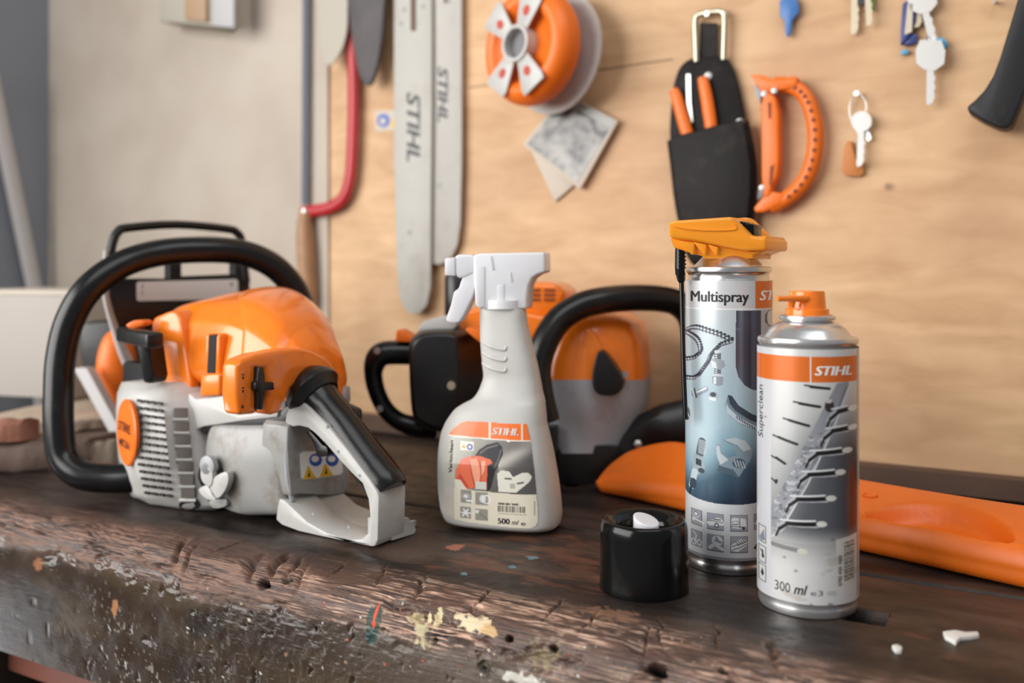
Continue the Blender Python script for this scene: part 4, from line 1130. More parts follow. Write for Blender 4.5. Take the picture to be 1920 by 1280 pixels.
a.line([(1303, 1008), (1309, 1014), (1306, 1026)], 1, WH); a.ring(1304, 1027, 4, 5, .8, WH); a.ring(1314, 1026, 4, 5, .8, WH)
a.seg(1333, 1030, 1345, 1020, 3.2, WH); a.ring(1346, 1016, 7, 7, 2.6, WH); a.line([(1345, 1010), (1346, 1016), (1352, 1018)], 2.4, (160, 162, 172)); a.seg(1346, 1026, 1356, 1031, 2.6, WH)
a.poly([(1370, 1022), (1388, 1009), (1399, 1014), (1398, 1022), (1382, 1034), (1371, 1032)], WH); a.line([(1372, 1024), (1384, 1020), (1398, 1014)], .8, GR); a.line([(1374, 1030), (1386, 1026), (1397, 1020)], .8, GR)
for i in range(4): a.seg(1378 + i * 4, 1015 - i * 1.5, 1384 + i * 4, 1022 - i * 1.5, .7, GR)
a.rect(1413, 527, 1470, 578, (232, 118, 44))
a.rect(0, 1046, 4000, 1060, (150, 152, 158))
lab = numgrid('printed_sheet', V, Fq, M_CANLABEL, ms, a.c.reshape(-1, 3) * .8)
b = MB(); fn = lambda x, y: mc.at(x, y, .00035)
b.text('Multispray', 1299, 566, 20, fn, 0, fit=102, heavy=.75)
b.text('STIHL', 1421, 563, 18, fn, 1, shear=.25, fit=58, heavy=1.0)
b.text('400 ml', 1410, 1035, 16, fn, 0, fit=50, heavy=.5)
b.build('lettering', [M_INK, M_WINK], lab, flip=False)
# spray head
H_ = lambda x, y, Y=.683: P(x, y, Y)
dv = Vector((.03, .046, 0)); 
b = MB()
b.prism([H_(x, y) for x, y in ((1253, 420), (1257, 414), (1268, 413), (1366, 406.5), (1374, 409), (1383, 419), (1404, 440), (1412, 443), (1437, 446), (1437, 470), (1394, 470), (1350, 462), (1300, 452), (1260, 447), (1253, 444))], dv * .93)
hd = b.build('spray_head', M_YORANGE, ms, bevel=.0022, seg=3)
b = MB()
b.prism([H_(x, y, .687) for x, y in ((1256, 446), (1300, 451), (1350, 461), (1410, 471), (1432, 470), (1412, 478), (1412, 485), (1320, 485), (1316, 480), (1296, 475), (1263, 464))], dv * .75)
b.build('head_skirt', M_YORANGE, hd, bevel=.0008)
b = MB()
for x0, x1, yt in ((1270, 1298, 452), (1302, 1320, 455), (1329, 1342, 460)):
    b.prism([H_(x, y, .684) for x, y in ((x0 - 3, yt - 2), (x1 + 4, yt + 3), (x1 + 3, 479 if x0 > 1290 else 476), (x1 - 1, 478))], dv * .3)
b.build('skirt_ribs', M_YORANGE, hd, bevel=.0006)
b = MB()
b.prism([H_(x, y, .715) for x, y in ((1374, 409), (1400, 407.5), (1408, 412), (1436, 438), (1437, 470), (1390, 470), (1376, 430))], dv * .18)
b.prism([H_(x, y, .685) for x, y in ((1404, 444), (1437, 442), (1437, 470), (1404, 468))], dv * .8)
b.build('head_wall', M_YORANGE, hd, bevel=.001)
b = MB(); b.prism([H_(x, y, .6845) for x, y in ((1408, 450), (1434, 449), (1434, 453), (1408, 454))], dv * .05)
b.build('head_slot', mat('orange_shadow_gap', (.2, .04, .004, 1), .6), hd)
b = MB()
b.prism([H_(x, y, .690) for x, y in ((1376, 420), (1412, 420), (1414, 442), (1404, 442), (1394, 434))], dv * .32)
for i in range(5):
    x = 1380 + i * 7.6; y = 414 + i * 2.2
    b.prism([H_(xx, yy, .6895) for xx, yy in ((x - 3.2, y + 3), (x + .5, y - 2), (x + 3.2, y - 1), (x + 2.6, y + 6), (x - 1, y + 6))], dv * .34)
b.build('ribbed_knob', M_GLOSSB, hd, bevel=.0004)
# dark top dish of the wing (shallow thumb hollow)
b = MB(); b.prism([H_(x, y, .6822) for x, y in sm([(1262, 424), (1290, 430), (1340, 433), (1378, 431), (1381, 425), (1376, 420), (1378, 428), (1340, 431), (1290, 428)], 3)], dv * .02)
b.build('head_lip', M_YORANGE, hd, bevel=.0002)
# straw
b = MB()
b.tube([P(1275, y, .692) for y in (462, 480, 500, 515)], [.0034, .0036, .0038, .0034], 12, 4)
for y in (474, 481, 488, 495, 502): b.tube([P(1276, y - 1.6, .692), P(1276, y + 1.6, .692)], .0041, 12, 1)
b.tube([P(1276, 512, .692), P(1277.5, 524, .692), P(1278, 530, .692)], [.0036, .0030, .0019], 12, 3)
b.tube([P(1278, 526, .692), P(1279.5, 600, .690), P(1282, 700, .687), P(1285.5, 786, .684)], .0018, 10, 4)
b.build('straw', M_GLOSSB, ms)

# --- short can
cn = Can(.1935, .622, .0318, 1516.5, 91.5); cn.zs = .592
cs_ = thing('spray_can', 'short white spray can with narrow orange nozzle, saw blade printed on it', 'spray can', cn.c)
r = cn.r
b = MB()
zz = lambda py, Y=.622: CAMZ - (py - 500) / F * Y
b.lathe(cn.c, [(0, .003), (.026, .002), (.0295, .0), (.0306, .0006), (.0313, .003), (.0311, .0055), (.0307, .007), (r - .0003, .0095), (r - .0003, .1585), (r - .0006, .162), (.0306, .1665), (.0303, .169), (.0310, .1702), (.0317, .1712), (.0318, .1728), (.0313, .1742), (.0300, .1745), (.0285, .1738), (.0272, .1752), (.0248, .1790), (.0220, .1815), (.0190, .1835), (.0165, .1843), (.0150, .1846), (.0150, .1850), (.0172, .1855), (.0178, .1866), (.0175, .188), (.0162, .1886), (.0150, .1880), (.0135, .187), (0, .187)], seg=96)
b.build('can_body', mat('white_tinplate', (.66, .66, .655, 1), .27, metal=.85, bump=.04, bscale=300), cs_)
V, Fq, X, Y = cn.sheet(655, 1133, 0, 0, .8)
a = Art(X, Y)
a.rect(0, 0, 4000, 4000, (226, 226, 224))
# picture: grey blade with pointed teeth on a white to dark ground
pg_ = (X > 1453) & (Y > 715)
sh_ = sstep(-60, 95, (X - 1453) + (Y - 900) * .42) * sstep(700, 860, Y) * (1 - sstep(985, 1045, Y))
a.put(pg_ * sh_, (66, 70, 80), .92); a.put(pg_ * sstep(1560, 1606, X) * sstep(780, 900, Y) * (1 - sstep(990, 1040, Y)), (34, 30, 36), .7)
a.put((X > 1590) * sstep(860, 900, Y) * (1 - sstep(985, 995, Y)), (84, 24, 28), .8)
a.put(pg_ * (Y > 1020) * (1 - sstep(1030, 1070, Y)), (150, 148, 146), .35)
bl = inpoly(X, Y, [(1567, 718), (1586, 716), (1590, 722), (1580, 752), (1560, 800), (1540, 850), (1515, 905), (1490, 960), (1470, 990), (1455, 1006), (1453, 985), (1453, 960), (1472, 922), (1500, 860), (1530, 795), (1552, 748)])
a.put(bl, (158, 160, 166)); a.put(bl * sstep(.1, .5, fbm(X / 7, Y / 7, 7, 3)) * (Y > 810), (96, 100, 108), .7); a.put(bl * sstep(.2, .45, fbm(X / 5 + 9, Y / 5, 17, 3)) * (Y > 820), (222, 224, 228), .7)
a.line([(1589, 722), (1562, 800), (1518, 905), (1478, 985), (1456, 1016)], 1.2, (232, 232, 234)); a.line([(1584, 724), (1556, 800), (1512, 903), (1474, 980)], .8, (98, 100, 108))
a.ell(1554, 760, 8, 12, (62, 50, 48)); a.ell(1553, 751, 6, 4, (206, 206, 208))
for x1, y1, x2, y2 in ((1512, 722, 1554, 727), (1493, 754, 1538, 761), (1475, 787, 1519, 797), (1457, 822, 1499, 833), (1453, 862, 1478, 872), (1453, 905, 1462, 911)):
    a.seg(x1, y1, x2, y2, 1.6, (30, 28, 30)); a.seg(x1 + 10, y1 + 2.5, x2, y2 + .8, 2.6, (30, 28, 30))
for i, (x, y) in enumerate(((1590, 770), (1590, 806), (1580, 848), (1568, 888), (1552, 936), (1536, 984))):
    ln = (20, 30, 46, 48, 52, 54)[i]
    x0 = x - ln
    a.poly([(x0 - 22, y + 18), (x0 - 14, y + 4), (x0 - 4, y - 6), (x + 2, y - 8), (x, y + 4), (x0, y + 6), (x0 - 12, y + 22)], (190, 190, 194))
    a.seg(x0, y + 1, x, y - 3, 4, (24, 22, 24)); a.seg(x0, y + 2, x0 - 14, y + 14, 3, (30, 28, 30)); a.seg(x0 - 14, y + 14, x0 - 20, y + 28, 2, (30, 28, 30)); a.ell(x + 5, y - 3, 9, 5.5, (238, 236, 230))
    a.seg(x0 - 12, y - 4, x - 6, y - 9, 1.4, (240, 240, 240))
a.seg(1456, 1030, 1500, 1033, 4, (140, 138, 138)); a.ell(1508, 1034, 9, 5, (226, 222, 208)); a.rect(1448, 715, 1453, 1040, (224, 226, 232))
a.put((X < 1453), (222, 224, 228))
# orange strip
a.rect(1300, 668, 1521, 716, (234, 116, 36)); a.rect(1521, 668, 1523, 718, (240, 238, 232)); a.rect(1523, 668, 1602, 716, (234, 116, 36))
a.put((X > 1603), (208, 208, 208)); a.rect(1602.5, 655, 1604, 1133, (150, 150, 152))
# hazard boxes and bar code
for y0 in (1003, 1042, 1078):
    a.rect(1429, y0, 1444, y0 + 33, (70, 68, 68)); a.rect(1430.5, y0 + 1.5, 1442.5, y0 + 31.5, (226, 226, 226))
a.poly([(1431, 1028), (1440, 1008), (1442, 1030), (1434, 1034)], (140, 150, 166)); a.line([(1434, 1052), (1437, 1052), (1438, 1064)], 1.6, (40, 38, 38)); a.ell(1438, 1062, 2.4, 4, (40, 38, 38)); a.poly([(1434, 1096), (1437, 1084), (1440, 1096), (1437, 1102)], (34, 32, 32))
a.poly([(1565, 1011), (1602, 1005), (1602, 1098), (1565, 1100)], (224, 222, 214))
yb_ = 1018.0; _r = np.random.RandomState(3)
while yb_ < 1092:
    h_ = _r.uniform(.8, 3.0); a.poly([(1579, yb_), (1597, yb_ - 1.6), (1597, yb_ - 1.6 + h_), (1579, yb_ + h_)], (58, 56, 56)); yb_ += h_ + _r.uniform(.9, 2.6)
for x, y, rx, ry in ((1523, 1135, 3, 5), (1556, 1131, 5, 2.5), (1477, 1050, 3, 2), (1497, 1072, 3, 2.5), (1560, 1010, 3, 2), (1443, 790, 2, 2), (1470, 1110, 2, 1.5)): a.ell(x, y, rx, ry, (124, 88, 66), .7, .6)
a.put(sstep(.3, .5, fbm(X / 60, Y / 26, 27, 4)) * (Y > 1035) * (X > 1453), (170, 152, 128), .35)
lab = numgrid('printed_sheet', V, Fq, M_CANLABEL, cs_, a.c.reshape(-1, 3) * .8)
b = MB(); fn = lambda x, y: cn.at(x, y, .00035)
b.text('STIHL', 1530, 703, 17, fn, 1, shear=.25, fit=62, heavy=1.0)
b.text('Superclean', 1438, 832, 9, fn, 0, bold=.0, rot=90, fit=102)
b.text('300', 1460, 1115, 17.5, fn, 0, bold=.0, fit=27); b.text('ml', 1493, 1115, 18, fn, 0, bold=.02, shear=.3, fit=24); b.text('e3', 1522, 1115, 10, fn, 2, fit=21); b.text('0085', 1550, 1114, 8, fn, 3, fit=16)
b.text('0782 420 1002', 1575, 1098, 5.5, fn, 0, bold=.01, rot=90, fit=58)
b.build('lettering', [M_INK, M_WINK, M_INKG, mat('pale_grey_ink', (.4, .39, .38, 1), .5)], lab, flip=False)
b = MB()
b.lathe(cn.c, [(0, .186), (.0136, .186), (.0138, .1915), (.0135, .1925), (.0118, .1930), (.0110, .2030), (.0105, .2042), (0, .2046)], seg=40)
nz_ = b.build('nozzle', M_ORANGE, cs_, sharp=35)
b = MB(); b.tube([P(1512, 560, .612), P(1480, 560, .606), P(1458, 560, .604)], [.0024, .0018, .0017], 12, 3)
b.tube([P(1483, 575, .610), P(1486, 562, .609), P(1492, 556, .61)], [.0022, .0026, .0025], 8, 3)
b.build('spout', M_ORANGE, nz_)

# ------------------------------------------------------------------ black cap
ck = Vector((.0906, .652, 0))
cp = thing('aerosol_overcap', 'glossy black round spray-can cap standing alone on the bench', 'cap', ck)
b = MB()
b.lathe(ck, [(0, .004), (.0285, .004), (.0292, .0006), (.0302, .0), (.0306, .0012), (.0303, .004), (.0298, .038), (.0296, .0425), (.0286, .0462), (.0272, .0476), (.0258, .0474), (.0225, .0440), (.0210, .0425), (.0195, .0415), (.0190, .036), (.0, .036)], seg=96)
cb_ = b.build('cap_shell', M_GLOSSB, cp, sharp=60)
b = MB()
bc = ck + Vector((.001, -.004, .036))
rr = [[bc + Vector((.0088 * math.cos(t), .0088 * math.sin(t), h + sl * (-.0022 * math.cos(t) + .0022 * math.sin(t)))) for t in np.linspace(0, 2 * math.pi, 33)[:-1]] for h, sl in ((0, 0), (.011, 1), (.0118, 1))]
rr.append([bc + (p - bc) * .9 + Vector((0, 0, .0012)) for p in rr[-1]])
b.loft(rr); b.build('button', M_TRIG, cb_, bevel=.0005, sharp=50)

# ------------------------------------------------------------------ spray bottle
YB = .805
bo = thing('spray_bottle', 'white trigger spray bottle with slanted grip grooves in the middle of the bench', 'spray bottle', P(938, 985, YB) * 1.0 - Vector((0, 0, P(938, 985, YB).z)))
BR = [(1001, 866, 1030), (999, 856, 1036), (992, 840, 1048), (985, 834, 1052), (966, 827, 1054), (945, 824, 1053), (920, 821.5, 1051), (890, 820.5, 1047), (861, 820.5, 1042), (838, 822, 1037.5), (814, 826, 1032), (800, 831, 1028.5), (790, 836, 1026), (778, 844, 1025), (767, 853, 1024), (757, 868, 1023), (750, 882, 1022.5), (743, 890, 1021), (732, 897, 1018), (720, 902, 1016), (705, 906, 1013), (684, 904, 1009), (660, 902, 1003), (640, 900.5, 998), (620, 900, 993), (600, 899.5, 989), (586, 899.5, 987.5), (578, 901, 986)]
rot = math.radians(-16); nb = 56
tmpl = []
for k in range(nb):
    t = 2 * math.pi * k / nb
    e = 2 / 3.2
    tmpl.append((math.copysign(abs(math.cos(t)) ** e, math.cos(t)), math.copysign(abs(math.sin(t)) ** e, math.sin(t))))
def bring(py, xl, xr):
    w = (xr - xl) / F * YB; z = CAMZ - (py - 500) / F * YB
    t = min(.062, .030 + max(0, (py - 700)) * .0002) if py > 700 else .030
    t = min(t, w * .62) if py > 700 else w * .62
    if py > 985: t -= (py - 985) * .0009
    pts = []
    for cx_, cy_ in tmpl:
        x = cx_ * .5 * w; y = cy_ * .5 * t
        pts.append((x * math.cos(rot) - y * math.sin(rot), x * math.sin(rot) + y * math.cos(rot)))
    mn = min(p[0] for p in pts); mx_ = max(p[0] for p in pts)
    x0 = (xl - 960) / F * YB; sc_ = w / (mx_ - mn)
    # the base sits on the bench: its front points are nearer, so keep its height
    return [Vector((x0 + (p[0] - mn) * sc_, YB + p[1], max(.0004, z + (.0 if py < 900 else 0)))) for p in pts]
zb0 = CAMZ - (1001 - 500) / F * YB
def bz(py): return CAMZ - (py - 500) / F * YB
rings = []
cum = catmull([(xl, xr, py) for py, xl, xr in BR], 3)
for v in cum:
    rings.append(bring(v.z, v.x, v.y))
# set the lowest rings on the bench top
zmin = min(p.z for p in rings[0])
for i, rg in enumerate(rings):
    zc = CAMZ - (cum[i].z - 500) / F * YB
    zn = np.interp(zc, [zb0, .03, .3], [.0006, .03, .3])
    for p in rg: p.z = float(zn)
b = MB(); b.loft(rings)
bb = b.build('bottle', M_BOTTLE, bo, sharp=70)
def bfront(px, py, off=.0004):
    """spot on the front face of the bottle"""
    ys = [r_[0] for r_ in BR][::-1]
    xl = float(np.interp(py, ys, [r_[1] for r_ in BR][::-1])); xr = float(np.interp(py, ys, [r_[2] for r_ in BR][::-1]))
    rg = sorted([(p.x, p.y) for p in bring(py, xl, xr) if True])
    xw = (px - 960) / F * YB
    # lower (nearer) side of the ring
    ring = bring(py, xl, xr); best = None
    for i in range(nb):
        p, q = ring[i], ring[(i + 1) % nb]
        if (p.x - xw) * (q.x - xw) <= 0 and p.x != q.x:
            y = p.y + (q.y - p.y) * (xw - p.x) / (q.x - p.x)
            best = y if best is None else min(best, y)
    if best is None: best = YB
    zc = CAMZ - (py - 500) / F * YB
    return Vector((xw, best - off, float(np.interp(zc, [zb0, .03, .3], [.0006, .03, .3]))))
b = MB()
for y0 in (640, 660, 680):
    b.tube([bfront(x, y, -.0002) for x, y in ((905, y0 + 0), (920, y0 + 7), (935, y0 + 11), (947, y0 + 12))] + [bfront(949, y0 + 6, .0)], [.0012, .0018, .0018, .0016, .0008], 8, 4)
b.build('grip_ridges', M_BOTTLE, bb)
# label
gx = np.arange(832, 1012, 1.0); gy = np.arange(781, 986, 1.0)
X, Y = np.meshgrid(gx, gy)
cxs = np.arange(832, 1025, 6.0); cys = np.arange(781, 999, 6.0)
G3 = np.array([[list(bfront(x, y)) for x in cxs] for y in cys])
fx = (X - 832) / 6; fy = (Y - 781) / 6; ix = fx.astype(int); iy = fy.astype(int); tx = (fx - ix)[..., None]; ty = (fy - iy)[..., None]
Vb = (G3[iy, ix] * (1 - tx) + G3[iy, ix + 1] * tx) * (1 - ty) + (G3[iy + 1, ix] * (1 - tx) + G3[iy + 1, ix + 1] * tx) * ty
shape = [(843, 809), (852, 797), (865, 787), (878, 782), (987, 784), (994, 812), (1001, 870), (1007, 940), (1007, 965), (1003, 976), (992, 981), (975, 981), (880, 976), (850, 973), (839, 968), (835, 955), (834, 920), (836, 860)]
ins = inpoly(X, Y, shape)
a = Art(X, Y)
a.rect(0, 0, 4000, 4000, (222, 214, 194)); a.put((X < 855) * 1.0, (196, 190, 176))
pm = (X > 854) & (Y > 812) & (Y < 905 + (X - 855) * .02) 
g_ = sstep(0, 1, ((X - 855) / 150 + (Y - 812) / 240))
a.put(pm, (176, 172, 160)); a.put(pm * g_, (70, 66, 66), .9); a.put((X > 838) & (X < 856) & (Y > 812) & (Y < 905), (186, 182, 170), .8)
fog = np.exp(-((Y - 850 + (X - 945) * .62) / 13) ** 2) * (X > 935); a.put(pm * fog, (208, 202, 192), .65)
a.put(pm * np.exp(-((Y - 822) / 10) ** 2) * (X > 925), (120, 116, 110), .6)
a.poly([(893, 842), (900, 832), (915, 822), (935, 817), (942, 824), (944, 838), (938, 850), (930, 868), (922, 900), (915, 906), (912, 870), (905, 848)], (40, 38, 40)); a.line([(902, 838), (915, 828), (934, 822)], 1, (120, 116, 112)); a.line([(928, 862), (936, 845), (940, 830)], 1, (110, 106, 104))
a.poly([(856, 890), (858, 870), (866, 852), (880, 845), (900, 842), (922, 848), (925, 854), (916, 858), (914, 902), (892, 900), (876, 905), (864, 890)], (222, 106, 72)); a.poly([(882, 850), (896, 846), (904, 870), (902, 888), (896, 900), (890, 880)], (238, 160, 128)); a.poly([(904, 852), (912, 850), (910, 868), (905, 878)], (240, 170, 140)); a.line([(883, 852), (888, 880), (893, 900)], .9, (170, 66, 44)); a.line([(902, 852), (904, 875), (902, 892)], .9, (170, 66, 44)); a.poly([(858, 888), (866, 876), (882, 900), (860, 902)], (196, 70, 50))
a.poly([(894, 889), (914, 889), (914, 903), (893, 902)], (206, 204, 194)); a.poly([(856, 888), (866, 888), (878, 904), (856, 906)], (222, 214, 194))
a.poly([(936, 905), (933, 872), (941, 865), (955, 867), (962, 877), (978, 869), (990, 869), (996, 876), (992, 884), (980, 894), (968, 904)], (224, 220, 206)); a.seg(948, 880, 958, 880, 1.6, (90, 88, 84)); a.seg(970, 888, 980, 886, 1.6, (90, 88, 84)); a.rect(957, 889, 966, 898, (180, 174, 160))
a.put((X > 854) & (Y >= 904 + (X - 855) * .03), (222, 214, 194))
a.poly([(843, 809), (852, 797), (865, 787), (878, 782), (917.5, 782), (917.5, 811)], (232, 112, 44)); a.poly([(921.5, 782), (976.5, 783), (976.5, 813), (921.5, 811)], (232, 112, 44)); a.poly([(980, 784), (987, 784), (994, 813), (980, 813)], (232, 112, 44)); a.poly([(840, 809.5), (996, 813), (996, 815), (840, 811.5)], (228, 222, 206)); a.ell(953.5, 814, 3.5, 2, (236, 234, 226))
a.rect(866, 819, 891, 835, (224, 220, 206)); a.poly([(868, 831), (872, 822), (876, 831)], (206, 160, 40)); a.ring(883, 828, 4, 4, 1.6, (60, 90, 170))
for x0, y0 in ((867, 906), (894, 908), (866, 941), (894, 943)):
    a.rect(x0, y0, x0 + 20 + (x0 > 880) * 3, y0 + 26, (146, 142, 130))
a.ell(876, 917, 7, 6, WH, .8); a.seg(878, 926, 888, 926, 2, WH); a.ring(876, 917, 5, 5, .8, (110, 106, 98)); a.ell(907, 920, 6, 8, WH, .7); a.ring(914, 921, 7, 8, 1, WH); a.line([(872, 946), (880, 962)], 1.4, WH); a.line([(880, 946), (870, 962)], 1.4, WH); a.line([(868, 954), (884, 954)], 1.4, WH); a.ell(897, 949, 4, 4, WH, .8); a.seg(900, 950, 916, 966, .8, (110, 106, 98))
xb = 935.0
while xb < 984:
    w_ = _r.uniform(.9, 2.6); a.rect(xb, 932, xb + w_, 946, (52, 50, 46)); xb += w_ + _r.uniform(.8, 2.2)
xb = 936
while xb < 984: a.rect(xb, 948.5, xb + 2, 950.5, (120, 116, 106)); xb += 3.4
for y in range(920, 952, 4): a.rect(999.5, y, 1001.5, y + 2.6, (120, 116, 106))
# keep only the quads inside the outline
q_ = quads(len(gx), len(gy)); keep = ins.ravel()[q_].all(1)
lb = numgrid('label', Vb.reshape(-1, 3), q_[keep], M_LABEL, bb, a.c.reshape(-1, 3))
me = lb.data; bm = bmesh.new(); bm.from_mesh(me); bmesh.ops.delete(bm, geom=[v for v in bm.verts if not v.link_faces], context='VERTS'); bm.to_mesh(me); bm.free()
b = MB(); fn = lambda x, y: bfront(x, y, .0007)
b.text('STIHL', 924, 804, 12, fn, 1, shear=.25, fit=47, heavy=.7)
b.text('Varioclean', 850, 877, 6.5, fn, 0, heavy=.3, rot=88, fit=58)
b.text('500', 934.5, 972, 12, fn, 0, heavy=.4, fit=21); b.text('ml', 959, 972.5, 11, fn, 0, bold=.0, shear=.3, fit=13); b.text('e', 976, 973, 9, fn, 0, fit=8)
b.text('0000 881 9400', 935, 929, 4.5, fn, 0, bold=.02, fit=36)
b.build('lettering', [M_INK, M_WINK], lb, flip=False)
# trigger head
tv = Vector((.006, .024, 0))
hb = lambda x, y, Y=.793: P(x, y, Y)
b = MB()
b.prism([hb(x, y) for x, y in ((887, 478), (900, 475), (1021, 472.5), (1022, 510), (1008, 514), (997, 521), (991, 534), (988, 552), (987, 579), (908, 579), (900, 578), (891, 573), (889, 540), (887, 505))], tv)
b.prism([hb(x, y, .796) for x, y in ((852, 480), (860, 477), (888, 477), (888, 512), (868, 521), (858, 521), (853, 514))], tv * .75)
th_ = b.build('spray_head', M_TRIG, bo, bevel=.0025, seg=3)
b = MB()
b.prism([hb(x, y, .7925) for x, y in ((917, 480), (922, 480), (927, 506), (923, 507))], tv * .02); b.prism([hb(x, y, .7925) for x, y in ((954, 510), (958, 510), (961, 528), (957, 529))], tv * .02)
b.prism([hb(x, y, .7925) for x, y in ((892, 500), (909, 500), (909, 574), (899, 577), (893, 573))], tv * .3)
b.prism([hb(x, y, .7925) for x, y in ((932, 535), (945, 532), (945, 574), (932, 574))], tv * .04)
b.build('head_ribs', M_TRIG, th_, bevel=.0005)
b = MB(); b.prism([hb(x, y, .795) for x, y in ((834, 486), (836, 484), (853, 482), (853, 517), (836, 516), (834, 514))], tv * .85)
b.build('nozzle', M_TRIG, th_, bevel=.001)
b = MB(); b.prism([hb(x, y, .797) for x, y in sm([(866, 523), (876, 508), (888, 502), (890, 530), (886, 552), (874, 580), (864, 598), (858, 604), (842, 604), (837, 597), (846, 570), (851, 548), (860, 540)], 3)], tv * .6)
b.build('trigger', M_TRIG, th_, bevel=.002, seg=3)
b = MB(); b.tube([P(943, 578, YB), P(943, 562, YB)], .0172, 28, 1); b.build('neck_collar', M_TRIG, bo)
# ------------------------------------------------------------------ things on the wall
WN = -N                                                     # out of the wall
def plate(b, pts, d0, th, m=0, smooth=0):
    pts = sm(pts, smooth) if smooth else pts
    return b.prism([W(x, y, d0) for x, y in pts], WN * th, m)
def nail(px, py, d=0.0, name='nail'):
    b = MB(); p = W(px, py, 0)
    b.tube([p + N * .004, p + WN * (.028 + d)], .0013, 8, 1); b.lathe(p + WN * (.028 + d), [(0, 0), (.0028, 0), (.0028, .0012), (0, .0012)], WN, 10)
    return b
# socket box
sbx = thing('junction_box', 'small beige electrical box with tan front high on the pale board', 'electrical box', W(395, 20))
b = MB()
p0 = W(395, 48); half = .045
b.prism([W(342, 52), W(444, 62), W(446, -60), W(342, -60)], WN * .045)
jb = b.build('box', mat('beige_box', (.42, .385, .32, 1), .6), sbx, bevel=.003)
b = MB(); b.prism([W(352, 38, .045), W(392, 42, .045), W(392, -50, .045), W(352, -50, .045)], WN * .006); b.build('front_plate', mat('tan_plate', (.42, .27, .16, 1), .6), jb, bevel=.001)
b = MB(); b.prism([W(405, 50, .045), W(444, 54, .045), W(444, -50, .045), W(405, -50, .045)], WN * .006); b.build('grey_plate', mat('pale_plate', (.48, .47, .47, 1), .6), jb, bevel=.001)
# hacksaw
hk = thing('hacksaw', 'red-framed hacksaw hanging blade down the seam of the pale board', 'hacksaw', W(610, 200))
b = MB()
b.tube([W(x, y, .012) for x, y in ((576, -330), (610, -340), (645, -320), (655, -260), (657, -60), (659, 60), (662, 170), (660, 270), (655, 335), (642, 372), (618, 389), (590, 395), (566, 399))], .0085, 10, 5, flat=.6, up=WN)
fr_ = b.build('frame', M_RED, hk)
b = MB(); plate(b, [(571, -320), (581, -320), (577, 385), (567, 385)], .011, .0015)
b.build('blade', mat('blued_blade', (.05, .06, .085, 1), .4, metal=.2), hk)
b = MB(); b.tube([W(x, y, .014) for x, y in ((573, 398), (572, 425), (574, 470), (577, 520), (579, 560), (580, 585))], [.009, .012, .014, .0135, .013, .010], 14, 4)
b.build('handle', M_WOODH, hk)
b = MB(); b.tube([W(574, 392, .013), W(573, 420, .013)], .0075, 12, 1); b.build('ferrule', M_STEEL, hk)
nb_ = nail(600, -352); setp(nb_.build('nail', M_STEEL), 'nail above the hacksaw frame', 'nail')
# pale blade and dark blade hanging over it
kn = thing('scraper', 'pale rounded scraper blade hanging over the top of the hacksaw', 'scraper', W(625, 20, .02))
b = MB(); plate(b, [(602, -90), (650, -90), (653, 20), (651, 62), (641, 95), (622, 122), (608, 108), (601, 60)], .024, .002, smooth=3)
b.build('blade', mat('pale_blade', (.44, .40, .33, 1), .6), kn)
b = MB(); b.tube([W(x, y, .026) for x, y in ((626, -80), (626, -140), (627, -230))], [.010, .012, .014], 12, 4, flat=.7, up=WN); b.build('handle', M_WOODH, kn)
dk = thing('leather_knife', 'dark pointed blade sheath hanging left of the guide bars', 'sheath', W(690, 40, .02))
b = MB(); plate(b, [(652, -90), (725, -90), (724, 30), (720, 80), (712, 125), (701, 158), (690, 160), (678, 140), (670, 100), (660, 30)], .021, .007, smooth=3)
b.build('sheath', mat('dark_grey_leather', (.075, .065, .065, 1), .6, noise=.4, nscale=30, bump=.3), dk, bevel=.002)
b = MB(); b.tube([W(690, y, .0245) for y in (-90, -150, -230)], [.011, .012, .013], 12, 4, flat=.7, up=WN); b.build('handle', M_WOODH, dk)
for px, lab in ((627, 'nail holding the pale scraper'), (690, 'nail holding the dark sheath')):
    setp(nail(px, -225, .004).build('nail', M_STEEL), lab, 'nail')
# guide bars
def guide_bar(outline, d, label, texts, slot, circles):
    t = thing('guide_bar', label, 'guide bar', W(outline[0][0], 200, d), 'steel guide bars hung on the plywood wall')
    b = MB(); plate(b, outline, d, .0042)
    o = b.build('bar', M_BAR, t, bevel=.0012)
    b = MB()
    fnw = lambda x, y: W(x, y, d + .0047)
    for txt, x, y, h, fit in texts: b.text(txt, x, y, h, fnw, 0, shear=.22, rot=-90, fit=fit, heavy=1.4)
    b.build('lettering', [M_INKG], o, flip=False)
    b = MB()
    for pts in slot: b.prism([W(x, y, d + .0044) for x, y in pts], WN * -.003)
    b.build('slot', mat('slot_brown', (.12, .07, .04, 1), .7), o)
    for x, y, r in circles:
        b = MB(); b.lathe(W(x, y, d + .0042), [(0, -.0005), (r, -.0005), (r, .0003), (0, .0003)], WN, 20); b.build('rivet', mat('bar_print', (.25, .24, .22, 1), .5, metal=.2), o)
    return t
lb_out = [(741, -250), (752, -268), (775, -275), (800, -268), (812, -250), (813, 200), (811, 420), (810, 540), (803, 572), (790, 587), (776, 588), (762, 580), (752, 558), (747, 500), (742, 300)]
rb_out = [(805, -252), (818, -272), (840, -278), (858, -270), (868, -250), (869, 300), (866, 420), (861, 458), (850, 482), (838, 492), (826, 496), (812, 494), (806, 470), (804, 200)]
guide_bar(rb_out, .006, 'shorter steel guide bar tucked behind the longer one, its round tip ending higher', [('STIHL', 821, 126, 18, 102)], [[(832, -120), (838, -120), (838, 6), (832, 6)]], [(824, 348, .0035), (842, 2, .003)])
